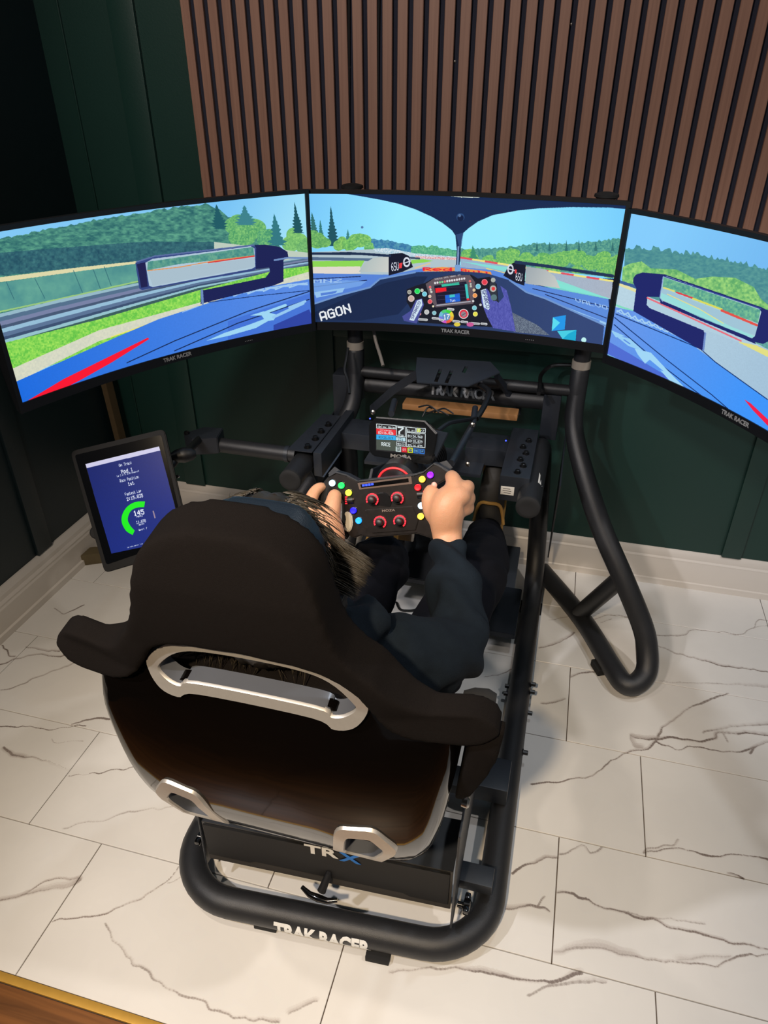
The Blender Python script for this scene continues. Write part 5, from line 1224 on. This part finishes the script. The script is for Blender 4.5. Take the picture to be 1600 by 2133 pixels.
for s in (1, -1):
    h = hole(s); bezel(h, outl(h, 1.75), 'belt_hole_trim', .020, .004, 4, .22)
    bm = bmesh.new(); prism(bm, [S(u, v, -.035) for u, v in outl(h, 1.1)], SW * -.01); obj('belt_channel', bm, M_BLACK, seat)
# fabric cover over head and shoulders
ch = [(0, .248), (.045, .245), (.082, .230), (.104, .208), (.116, .175), (.125, .135), (.139, .095), (.164, .058), (.202, .034), (.245, .034), (.275, .030), (.300, .006), (.306, -.018), (.285, -.040), (.24, -.040), (.20, -.030), (.162, -.006), (.132, .040), (.088, .064), (.03, .071), (0, .072)]
cf = ch + [(-u, v) for u, v in ch[-2:0:-1]]
cp = [tuple(p)[:2] for p in catmull([(u, v, 0) for u, v in cf], 3)]
bm = bmesh.new(); prism(bm, [Vector((u, v, -.042)) for u, v in cp], (0, 0, .062)); me = remeshed(bm_mesh(bm), .006, 6)
def _cover(c, n):
    u, v, w = c; au = abs(u)
    v -= .020 * min(1, max(0, v - .06) / .12)
    if abs(u) > .17: w *= 1 - .45 * min(1, (abs(u) - .17) / .06)
    k = min(1, max(0, (abs(u) - .165) / .06)); v -= (k * (.38 if u > 0 else .22)) * max(0, v + .035)
    u -= .012 * min(1, max(0, (v - .03) / .06))
    v += .006 * min(1, max(0, v - .1) / .08)
    bend = -.35 * max(0, au - .17) ** 1.4 if au > .17 else 0
    w2 = w + bend + .006 + (.012 * min(1, max(0, v - .06) / .1))
    return S(u, v, w2)
warp(me, _cover)
obj('fabric_cover', me, M_FABRIC, seat, smooth=180)
# side bolsters of fabric below the shoulder wings
for s in (1, -1):
    if s > 0: pts, u0, u1 = [(-.025, -.005), (-.06, .008), (-.12, .014), (-.175, .012), (-.21, .0), (-.25, -.04), (-.36, -.16), (-.36, -.25), (-.26, -.17), (-.15, -.08), (-.06, -.035), (-.03, -.025)], .256, .294
    else: pts, u0, u1 = [(-.04, -.03), (-.12, -.03), (-.20, -.04), (-.36, -.16), (-.36, -.25), (-.24, -.17), (-.12, -.09), (-.05, -.06)], .212, .240
    bm = bmesh.new(); prism(bm, [Vector((u0, v, w)) for v, w in pts], (u1 - u0, 0, 0)); me = remeshed(bm_mesh(bm), .006, 5)
    warp(me, lambda c, n: S(s * ((.256 + (c.x - .256) * (1 - .65 * min(1, max(0, (-c.y - .08) / .12)))) + .022 * max(0, 1 + c.y / .20) if s > 0 else c.x - .10 * max(0, -c.y - .20)), c.y, c.z, False))
    obj('side_bolster', me, M_FABRIC, seat, smooth=180)
# inner back pad (split for the slot), head pillow and seat cushion
def pad(poly, w0, w1, m, name, vox=.008, it=5, fn=None):
    bm = bmesh.new(); prism(bm, [Vector((u, v, w0)) for u, v in poly], (0, 0, w1 - w0)); me = remeshed(bm_mesh(bm), vox, it)
    warp(me, lambda c, n: S(c.x, c.y, c.z) if fn is None else fn(*c))
    return obj(name, me, m, seat, smooth=180)
pad([(-.21, -.05), (.21, -.05), (.23, -.2), (.20, -.40), (-.20, -.40), (-.23, -.2)], -.085, -.02, M_FABRIC, 'back_pad')
hp = [tuple(p)[:2] for p in catmull([(-.092, .10, 0), (-.088, .158, 0), (-.058, .186, 0), (0, .190, 0), (.042, .184, 0), (.066, .150, 0), (.072, .10, 0), (.08, .04, 0), (-.08, .04, 0)], 3)]
pad(hp, -.100, -.045, M_LEATHER, 'head_pillow', .006, 5)
bm = bmesh.new(); tube(bm, [S(u * .99, v - .001, -.052) for u, v in [q for q in hp if q[1] > .07]], .0020, 8); obj('piping', bm, M_LEATHER, seat)
bm = bmesh.new(); prism(bm, [Vector((-.335 + x, y, .27)) for x, y in [(-.20, .83), (.20, .83), (.225, .93), (.20, 1.07), (-.20, 1.07), (-.225, .92)]], (0, 0, .085)); me = remeshed(bm_mesh(bm), .010, 5)
warp(me, lambda c, n: c + Vector((0, 0, (c.y - .8) * .16)))
obj('seat_cushion', me, M_FABRIC, seat, smooth=180)
bm = bmesh.new(); prism(bm, [(-.335 - .20, .82, .262), (-.335 + .20, .82, .262), (-.335 + .2, 1.05, .315), (-.335 - .2, 1.05, .315)], (0, 0, -.02), .006); obj('seat_pan', bm, M_SHELL, seat)
for s in (1, -1):
    bm = bmesh.new(); lathe(bm, (-.335 + s * .262, .82, .40), (s, 0, 0), [(0, .010), (.010, .012), (.014, .008)], 16); obj('recline_bolt', bm, M_STEEL, seat)
bm = bmesh.new(); lathe(bm, D(1015, 1462, 1.02), (1, 0, 0), [(-.035, .010), (-.02, .017), (.0, .019), (.012, .014)], 20); obj('recline_knob', bm, M_RUBBER, seat)

# ------------------------------------------------------------------ steering wheel
WT = math.radians(22); WN = Vector((0, -math.cos(WT), math.sin(WT))); WC = D(806, 1040, 1.38)
wheel = thing('steering_wheel', 'black formula style steering wheel with lit coloured buttons and red-ringed knobs', 'steering wheel', WC)
def W(x, y, h=0.0): return onplane(x, y, WC, WN) + WN * h
WX_ = (W(897, 989) - W(693, 1006)).normalized(); WY_ = WN.cross(WX_)
def plate(name, q, h, t, m, bev=.002, par=None):
    bm = bmesh.new(); prism(bm, [W(x, y, h) for x, y in q], -WN * t, bev); return obj(name, bm, m, par or wheel)
body = [(700, 984), (722, 990), (746, 1003), (800, 997), (862, 990), (882, 984), (903, 966), (912, 968), (940, 984), (942, 992), (915, 1008), (893, 1020), (900, 1050), (903, 1078), (925, 1110), (905, 1124), (868, 1112), (850, 1114), (772, 1120), (752, 1116), (735, 1122), (712, 1100), (722, 1080), (718, 1050), (706, 1030), (684, 1012), (682, 998)]
plate('faceplate', body, 0, .030, M_CARBON, .0025)
plate('rear_housing', [(745, 1005), (862, 993), (880, 1060), (850, 1112), (775, 1116), (745, 1070)], -.028, .02, M_BLACK, .003)
plate('light_strip_frame', [(745, 1006), (857, 992), (859, 1008), (749, 1020)], .0015, .003, mat('bronze_trim', (92, 74, 64), .45, noise=.1), .0006)
plate('light_strip', [(751, 1009), (851, 996), (852, 1004), (753, 1016)], .0022, .0012, M_GLOSSBLACK, .0003)
for k in range(4): plate('strip_light', [(755 + k * 6.2, 1009.0 - k * .8), (760 + k * 6.2, 1008.4 - k * .8), (760.5 + k * 6.2, 1012.6 - k * .8), (755.5 + k * 6.2, 1013.2 - k * .8)], .0030, .001, mat('strip_blue', (40, 70, 250), .4, emit=1.0), .0002)
plate('centre_plate', [(762, 1062), (860, 1054), (872, 1082), (866, 1104), (776, 1110), (752, 1092)], .003, .004, M_CARBON, .001)
plate('top_edge', [(684, 990), (700, 982), (722, 988), (746, 1001), (746, 1003.5), (722, 991), (700, 985.5), (686, 993)], .001, .026, M_PLATE, .0005)
plate('top_edge', [(746, 1001), (862, 988), (882, 982), (903, 964.5), (903, 967.5), (882, 985), (862, 991), (746, 1003.5)], .001, .026, M_PLATE, .0005)
plate('top_edge', [(903, 964), (912, 966), (941, 983), (940, 988), (911, 970), (903, 967.5)], .0015, .026, M_PLATE, .0005)
for i, (x, y, c, L) in enumerate([(693, 1006, (190, 225, 250), 'pale blue lit button'), (712, 1011, (20, 225, 90), 'green lit button'), (727, 1026, (225, 240, 60), 'lime lit button'), (737, 1063, (30, 25, 240), 'deep blue lit button'), (748, 1084, (30, 150, 250), 'sky blue lit button'), (897, 989, (130, 20, 250), 'purple lit button'), (880, 998, (250, 185, 60), 'amber lit button'), (871, 1015, (250, 15, 30), 'red lit button'), (878, 1053, (190, 225, 250), 'pale blue lit button'), (877, 1075, (250, 200, 70), 'amber lit button')]):
    bm = bmesh.new(); lathe(bm, W(x, y, -.001), WN, [(0, .0076), (.002, .0076), (.002, .0066)], 20); rg = obj('button', bm, M_GLOSSBLACK, wheel, label=L)
    bm = bmesh.new(); lathe(bm, W(x, y, .0005), WN, [(0, .0064), (.004, .0064), (.0048, .0050), (.0045, .003)], 20); obj('button_cap', bm, mat('lit_%d' % i, c, .4, emit=.95), rg)
for x, y, g in [(777, 1040, 0), (829, 1037, 0), (793, 1087, 0), (834, 1085, 0)]:
    p = W(x, y, .002); bm = bmesh.new(); lathe(bm, p, WN, [(0, .012), (.003, .012), (.004, .0075), (.014, .0065), (.015, .005)], 24); kn = obj('rotary_knob', bm, M_BLACK, wheel)
    for k in range(11):
        a = math.radians(205 - k * 24.5); a2 = a - math.radians(19)
        q = [p + WN * .0036 + (WX_ * math.cos(t) + WY_ * math.sin(t)) * r for t, r in ((a, .0100), (a2, .0100), (a2, .0128), (a, .0128))]
        bm = bmesh.new(); prism(bm, q, WN * .0008); obj('ring_light', bm, mat('ring_red', (255, 40, 60), .4, emit=.9), kn, smooth=0)
for (x, y), d_ in (((724, 1040), 1), ((882, 1028), -1)):
    bm = bmesh.new(); lathe(bm, W(x + 6 * d_, y + 2, -.002), WX_, [(-.006, .008), (.006, .008)], 20); tw = obj('thumb_roller', bm, M_BLACK, wheel)
    for k in range(4):
        q = [W(x - 2 * d_ + dx, y - 6 + k * 4.4 + dy, .0012) for dx, dy in ((-2.4, 0), (2.4, 0), (2.4, 2.6), (-2.4, 2.6))]; bm = bmesh.new(); prism(bm, q, WN * .001); obj('roller_light', bm, mat('ring_red', (255, 40, 60)), tw, smooth=0)
    plate('toggle', [(x + 6 * d_ - 5, y - 2), (x + 6 * d_ + 9, y - 3), (x + 6 * d_ + 9, y + 1), (x + 6 * d_ - 5, y + 2)], .005, .005, mat('bronze_trim', (92, 74, 64)), .001)
gl = catmull([W(690, 1000, -.012), W(674, 1030, -.012), W(678, 1065, -.012), W(700, 1100, -.012), W(724, 1116, -.014)], 5, False)
gr = catmull([W(932, 990, -.012), W(946, 1015, -.012), W(944, 1050, -.012), W(930, 1085, -.012), W(912, 1112, -.014)], 5, False)
for g in (gl, gr):
    n = len(g); bm = bmesh.new(); tube(bm, g, [.011 + .005 * math.sin(math.pi * i / (n - 1)) for i in range(n)], 16); obj('grip', bm, M_RUBBER, wheel)
plate('lit_grip_patch', [(719, 1067), (727, 1064), (735, 1072), (737, 1090), (733, 1104), (727, 1108), (717, 1102), (721, 1092), (723, 1078)], .008, .008, M_LITGRIP, .002)  # lit area of the lower left grip, its brightness put into the beige
for q in ([(700, 985), (686, 975), (672, 990), (690, 1010)], [(905, 968), (925, 962), (938, 978), (915, 990)]): plate('shift_paddle', q, -.034, .003, M_PLATE, .0008)
for k, (x, y) in enumerate(((810, 1062),)):
    me = text_mesh('MOZA', .006, .0003, .0002, sx=1.5); me.transform(frame(W(x, y + 1, .0035), WX_, WY_, WN)); obj('lettering', me, mat('dim_print', (110, 96, 88), .5, noise=.02), wheel, smooth=0)
bm = bmesh.new(); lathe(bm, W(812, 1050, -.045), -WN, [(0, .030), (.03, .030), (.032, .024), (.06, .024)], 28); obj('quick_release', bm, M_BLACK, wheel)

# ------------------------------------------------------------------ the driver
person = thing('person', 'dark-haired driver in a dark hoodie, seated and gripping the steering wheel', 'person', (-.335, .85, .40))
def H(x, y, h): return W(x, y, h)
neck = Vector((-.335, .715, .88)); head = D(572, 1178, .95)
r_wr, l_wr = H(938, 1112, .036), H(708, 1122, .040)
r_el, l_el = D(964, 1358, 1.17), Vector((-.56, .90, .66))
r_sh, l_sh = Vector((-.165, .745, .79)), Vector((-.505, .745, .79))
N = {'pelvis': ((-.335, .90, .43), .13), 'waist': ((-.335, .83, .55), .12), 'chest': ((-.335, .78, .68), .095), 'neckb': ((-.335, .745, .82), .048), 'neckt': ((-.33, .735, .90), .052),
     'headc': (tuple(head + Vector((0, .005, -.005))), .080), 'headt': (tuple(head + Vector((0, -.01, .050))), .070),
     'rs': (r_sh + Vector((-.03, .0, -.02)), .032), 'ls': (l_sh + Vector((.03, 0, -.02)), .032), 're': (r_el, .034), 'le': (l_el, .034), 'rf': (r_el.lerp(r_wr, .45), .038), 'lf': (l_el.lerp(l_wr, .45), .038), 'rw': (r_wr.lerp(r_el, .06), (.026, .022)), 'lw': (l_wr.lerp(l_el, .06), (.026, .022))}
E = [('pelvis', 'waist'), ('waist', 'chest'), ('chest', 'neckb'), ('neckb', 'neckt'), ('neckt', 'headc'), ('headc', 'headt'), ('chest', 'rs'), ('chest', 'ls'), ('rs', 're'), ('re', 'rf'), ('rf', 'rw'), ('ls', 'le'), ('le', 'lf'), ('lf', 'lw')]
def hand(tag_, wr, spec, palm):
    N[tag_ + 'p1'] = (H(*palm[0][:3]), palm[0][3]); E.append((wr, tag_ + 'p1')); N[tag_ + 'p2'] = (H(*palm[1][:3]), palm[1][3]); E.append((tag_ + 'p1', tag_ + 'p2'))
parts_ = [skin(N, E, 'pelvis', 2)]
def hand_mesh(wr, palm, fingers):
    """one skin per finger rooted inside the palm, fused with the palm into one surface"""
    bm = bmesh.new()
    nodes = {'w0': (wr[0], wr[1]), 'w1': (wr[2], wr[3])}; edges = [('w0', 'w1')]; prev = 'w1'
    for i, (x, y, h, r) in enumerate(palm): nodes['p%d' % i] = (H(x, y, h), r); edges.append((prev, 'p%d' % i)); prev = 'p%d' % i
    me_bm_add(bm, skin(nodes, edges, 'w0', 2))
    for f in fingers:
        nd = {'f%d' % i: (H(x, y, h), r) for i, (x, y, h, r) in enumerate(f)}
        me_bm_add(bm, skin(nd, [('f%d' % i, 'f%d' % (i + 1)) for i in range(len(f) - 1)], 'f0', 2))
    return bm_mesh(bm)
rh = hand_mesh((r_wr.lerp(r_el, .16), .028, r_wr, .030), [(936, 1088, .040, .032), (935, 1066, .042, .038), (940, 1045, .042, .039), (952, 1030, .040, .034), (962, 1026, .034, .030), (965, 1048, .030, .028)],
  [[(944, 1036, .044, .022), (956, 1014, .040, .0185), (948, 995, .022, .0165), (938, 992, -.008, .0130), (930, 1002, -.026, .010)],
   [(955, 1036, .042, .019), (972, 1014, .034, .0170), (979, 1012, .012, .0145), (966, 1014, -.018, .0115), (950, 1018, -.030, .010)],
   [(955, 1048, .038, .018), (974, 1036, .030, .0160), (982, 1037, .008, .0135), (968, 1036, -.020, .0112), (952, 1038, -.032, .0098)],
   [(952, 1060, .036, .018), (971, 1056, .026, .0150), (980, 1058, .004, .0122), (968, 1056, -.020, .0102), (954, 1056, -.030, .009)],
   [(926, 1082, .038, .021), (910, 1062, .038, .0215), (901, 1038, .034, .0185), (901, 1021, .026, .0160), (909, 1010, .016, .0125)]])
lh = hand_mesh((l_wr.lerp(l_el, .16), .029, l_wr, .031), [(700, 1104, .044, .033), (692, 1086, .044, .036), (686, 1068, .042, .032), (672, 1064, .036, .027)],
  [[(678, 1074, .042, .020), (660, 1056, .038, .0170), (655, 1034, .024, .0150), (664, 1014, .008, .0128), (676, 1013, -.010, .0105)],
   [(672, 1082, .036, .019), (652, 1064, .028, .0165), (645, 1050, .004, .0140), (656, 1044, -.020, .0118), (672, 1044, -.032, .010)],
   [(676, 1092, .036, .018), (656, 1084, .026, .0155), (648, 1074, .000, .0130), (660, 1068, -.022, .0110), (676, 1066, -.032, .010)],
   [(682, 1102, .034, .017), (664, 1102, .022, .0140), (658, 1094, -.002, .0115), (668, 1088, -.022, .010), (682, 1084, -.030, .009)],
   [(696, 1092, .046, .023), (703, 1070, .046, .0210), (706, 1048, .038, .0180), (705, 1030, .026, .0155), (707, 1019, .016, .0125)]])
bm = bmesh.new()
for me in parts_ + [rh, lh]: me_bm_add(bm, me)
# ears, nose and chin so that the head reads from other sides too
for s in (-1, 1):
    b2 = bmesh.new(); bmesh.ops.create_uvsphere(b2, u_segments=12, v_segments=8, radius=1); b2.transform(Matrix.Translation(head + Vector((s * .078, .01, -.015))) @ Matrix.Diagonal((.012, .020, .032, 1))); merge(bm, b2)
b2 = bmesh.new(); bmesh.ops.create_uvsphere(b2, u_segments=12, v_segments=8, radius=1); b2.transform(Matrix.Translation(head + Vector((0, .095, -.03))) @ Matrix.Diagonal((.014, .022, .024, 1))); merge(bm, b2)
b2 = bmesh.new(); bmesh.ops.create_uvsphere(b2, u_segments=16, v_segments=10, radius=1); b2.transform(Matrix.Translation(head + Vector((0, .045, -.075))) @ Matrix.Diagonal((.048, .045, .04, 1))); merge(bm, b2)
body_me = remeshed(bm_mesh(bm), .0042, 3)
bo = obj('body', body_me, M_SKIN, person, smooth=180)
# face details
for s in (-1, 1):
    bm = bmesh.new(); bmesh.ops.create_uvsphere(bm, u_segments=12, v_segments=8, radius=.011); bm.transform(Matrix.Translation(head + Vector((s * .032, .078, -.005)))); obj('eye', bm, M_WHITE, person)
bm = bmesh.new(); bmesh.ops.create_uvsphere(bm, u_segments=12, v_segments=8, radius=1); bm.transform(Matrix.Translation(head + Vector((0, .086, -.068))) @ Matrix.Diagonal((.024, .006, .005, 1))); obj('mouth', bm, mat('lips', (170, 100, 90), .5), person)
# thumb nail
nb = bmesh.new(); bmesh.ops.create_uvsphere(nb, u_segments=10, v_segments=6, radius=1); nb.transform(Matrix.Translation(H(909, 1008, .024)) @ Matrix.Diagonal((.006, .005, .007, 1))); obj('thumb_nail', nb, M_NAIL, person)

# hoodie: one garment, trunk and both sleeves
hn = {'a': ((-.335, .88, .44), .155), 'b': ((-.335, .80, .58), .155), 'c': ((-.335, .75, .72), .155), 'd': ((-.335, .725, .815), .105),
      'rs': (r_sh + Vector((-.01, 0, .0)), .082), 'ls': (l_sh + Vector((.01, 0, 0)), .082), 'rn': ((-.25, .73, .815), .085), 'ln': ((-.42, .73, .815), .085), 'ru': (r_sh.lerp(r_el, .55), .066), 'lu': (l_sh.lerp(l_el, .55), .064), 're': (r_el, .056), 'le': (l_el, .056),
      'rf': (r_el.lerp(r_wr, .35), .050), 'rg': (r_el.lerp(r_wr, .70), .045), 'rh': (r_wr.lerp(r_el, .14), .038), 'rc': (r_wr.lerp(r_el, .06), .037),
      'lf': (l_el.lerp(l_wr, .4), .052), 'lg': (l_el.lerp(l_wr, .72), .044), 'lh': (l_wr.lerp(l_el, .14), .037), 'lc': (l_wr.lerp(l_el, .08), .035)}
he = [('d', 'rn'), ('d', 'ln'), ('a', 'b'), ('b', 'c'), ('c', 'd'), ('c', 'rs'), ('c', 'ls'), ('rs', 'ru'), ('ru', 're'), ('re', 'rf'), ('rf', 'rg'), ('rg', 'rh'), ('rh', 'rc'), ('ls', 'lu'), ('lu', 'le'), ('le', 'lf'), ('lf', 'lg'), ('lg', 'lh'), ('lh', 'lc')]
bmh = bmesh.new(); me_bm_add(bmh, skin(hn, he, 'a', 2))
# hood lying on the back and shoulders
tube(bmh, catmull([(-.46, .76, .84), (-.42, .70, .855), (-.335, .675, .86), (-.25, .70, .855), (-.21, .76, .84)], 5, False), .034, 14)
me = remeshed(bm_mesh(bmh), .006, 3)
def _folds(c, n):                                       # soft folds across the sleeves and along the trunk
    arm_t = max(0, min(1, (c.y - .74) / .3)); f = .0042 * math.sin(c.y * 78 + 6 * math.sin(c.z * 17 + c.x * 9) + c.x * 40) * (.35 + arm_t) + .004 * math.sin(c.z * 70 + c.x * 50 + 3 * math.sin(c.y * 30))
    return c + n * f
warp(me, _folds)
obj('hoodie', me, M_HOODIE, person, smooth=180)
# trousers
r_kn, l_kn = D(1004, 1185, 1.56), D(800, 1165, 1.52)
r_an, l_an = D(1012, 1105, 1.98), Vector((-.46, 1.62, .30))
tn_ = {'p': ((-.335, .90, .42), .145), 'rh': ((-.235, .94, .43), .098), 'lh': ((-.435, .94, .43), .098), 'rt': (Vector((-.235, .94, .43)).lerp(r_kn, .5), .082), 'lt': (Vector((-.435, .94, .43)).lerp(l_kn, .5), .082),
       'rk': (r_kn, .066), 'lk': (l_kn, .070), 'rc': (r_kn.lerp(r_an, .45), .058), 'lc': (l_kn.lerp(l_an, .45), .058), 'ra': (r_an, .046), 'la': (l_an, .046)}
te = [('p', 'rh'), ('p', 'lh'), ('rh', 'rt'), ('rt', 'rk'), ('rk', 'rc'), ('rc', 'ra'), ('lh', 'lt'), ('lt', 'lk'), ('lk', 'lc'), ('lc', 'la')]
me = remeshed(skin(tn_, te, 'p', 2), .008, 3)
warp(me, lambda c, n: c + n * (.005 * math.sin(c.y * 70 + c.x * 40 + 3 * math.sin(c.z * 30))))
obj('trousers', me, M_TROUSER, person, smooth=180)
for an in (r_an, l_an):
    d_ = Vector((0, .72, .45)).normalized(); a = an + Vector((0, .01, -.05))
    sn = {'h': (a, .036), 'm': (a + Vector((0, .06, .06)), .042), 't': (a + Vector((0, .12, .15)), .040), 'e': (a + Vector((0, .14, .20)), .030)}
    bmx = bmesh.new(); me_bm_add(bmx, skin(sn, [('h', 'm'), ('m', 't'), ('t', 'e')], 'h', 2)); sh = obj('shoe', remeshed(bm_mesh(bmx), .006, 2), M_SHOE, person, smooth=180)
    side = Vector((1, 0, 0)); bm = bmesh.new()
    path = [a + Vector((0, .022, -.038)), a + Vector((0, .10, .03)), a + Vector((0, .165, .13)), a + Vector((0, .180, .20))]
    for k, p in enumerate(path[:-1]):
        q = path[k + 1]; wd = .040
        prism(bm, [p - side * wd, q - side * wd, q + side * wd, p + side * wd], Vector((0, .012, -.010)), .002)
    obj('sole', bm, M_SOLE, sh)
    bm = bmesh.new()
    tube(bm, catmull([a + Vector((-.042, .05, .04)), a + Vector((-.03, .045, .10)), a + Vector((.0, .03, .115)), a + Vector((.03, .045, .10)), a + Vector((.042, .05, .04))], 4, False), .005, 8); obj('shoe_band', bm, M_SOLE, sh)

# hair: a cap fused to the head and combed strands
bm = bmesh.new()
for c, r in ((Vector((-.006, -.014, .012)), (.082, .095, .094)), (Vector((0, -.035, -.035)), (.090, .075, .095)), (Vector((.025, -.015, -.035)), (.076, .075, .085))):
    b2 = bmesh.new(); bmesh.ops.create_icosphere(b2, subdivisions=4, radius=1); b2.transform(Matrix.Translation(head + c) @ Matrix.Diagonal((r[0], r[1], r[2], 1))); merge(bm, b2)
me = remeshed(bm_mesh(bm), .006, 3)
def _comb(co, n):
    c = co - head; a = math.atan2(c.x, c.z); return co + n * (.0016 * math.sin(a * 26 + c.y * 40) + .0012 * math.sin(a * 61))
warp(me, _comb)
hair = obj('hair', me, M_HAIR, person, smooth=180)
rnd = random.Random(11)
def strand(b, p0, d0, d1, L, r, n=7):
    pts = []; p = Vector(p0)
    for i in range(n + 1):
        pts.append(p.copy()); d = (d0 * (1 - i / n) + d1 * (i / n)).normalized(); p = p + d * (L / n)
    tube(b, pts, [max(.00015, r * (1 - (i / n) ** 1.6)) for i in range(n + 1)], 4, cap=True)
bm = bmesh.new()
for k in range(1700):                                    # lying on the head, running down and to the right side
    th = rnd.uniform(-2.6, 2.6); ph = rnd.uniform(-1.0, 1.25)
    nrm = Vector((math.sin(th) * math.cos(ph), -math.cos(th) * math.cos(ph), math.sin(ph)))
    p = head + Vector((nrm.x * .086, nrm.y * .096 - .012, nrm.z * .096 + .016))
    qx, qy = project(np.array(p))
    if qx > 628 and qy < 1092: continue
    dn_ = (Vector((.25 * nrm.x, .1, -1)) + Vector((rnd.gauss(0, .18), rnd.gauss(0, .18), rnd.gauss(0, .1)))); dn_ = (dn_ - nrm * dn_.dot(nrm)).normalized()
    strand(bm, p, (dn_ + nrm * .04).normalized(), (dn_ * .9 + Vector((0, 0, -.5)) - nrm * .25).normalized(), rnd.uniform(.04, .09), rnd.uniform(.0005, .0011), 5)
def tuft_edge(a):                                       # outline of the hair past the seat, top to bottom
    xs, ys = [654, 686, 716, 747, 782, 766, 762, 742], [1090, 1116, 1142, 1160, 1184, 1206, 1222, 1252]
    t = a * 7; i = min(6, int(t)); f = t - i
    return xs[i] * (1 - f) + xs[i + 1] * f, ys[i] * (1 - f) + ys[i + 1] * f
for k in range(1500):                                   # tufts that stick out at the right, seen past the seat
    a = rnd.random(); ex_, ey_ = tuft_edge(a); lock = .5 + .5 * math.sin(a * 40)
    dp_ = .90 + .04 * rnd.random(); back = 45 + 35 * rnd.random()
    base_ = D(ex_ - back * 1.0 - 14 * a, ey_ - back * (.78 - .25 * a), dp_ + .012); tip = D(ex_ - 16 * rnd.random() * (1.2 - lock) - 6 * rnd.random(), ey_ + rnd.gauss(0, 4), dp_)
    v = tip - base_; d0 = (v.normalized() + Vector((0, 0, .30)) + Vector((rnd.gauss(0, .08), rnd.gauss(0, .08), 0))).normalized()
    strand(bm, base_, d0, (v.normalized() + Vector((.15, 0, -.30))).normalized(), v.length * 1.03, rnd.uniform(.0005, .0012), 6)
for k in range(260):                                    # hair on the nape, seen through the slot of the seat
    p = Vector((-.345 + rnd.uniform(-.12, .07), rnd.uniform(.650, .67), rnd.uniform(.87, .93))); strand(bm, p, Vector((rnd.gauss(.0, .3), rnd.gauss(-.1, .1), -1)).normalized(), Vector((rnd.gauss(0, .5), rnd.gauss(-.2, .2), -1)).normalized(), rnd.uniform(.05, .10), rnd.uniform(.0012, .0024), 6)
o = obj('hair_strands', bm, M_HAIRTIP, person, smooth=180); o['kind'] = 'stuff'
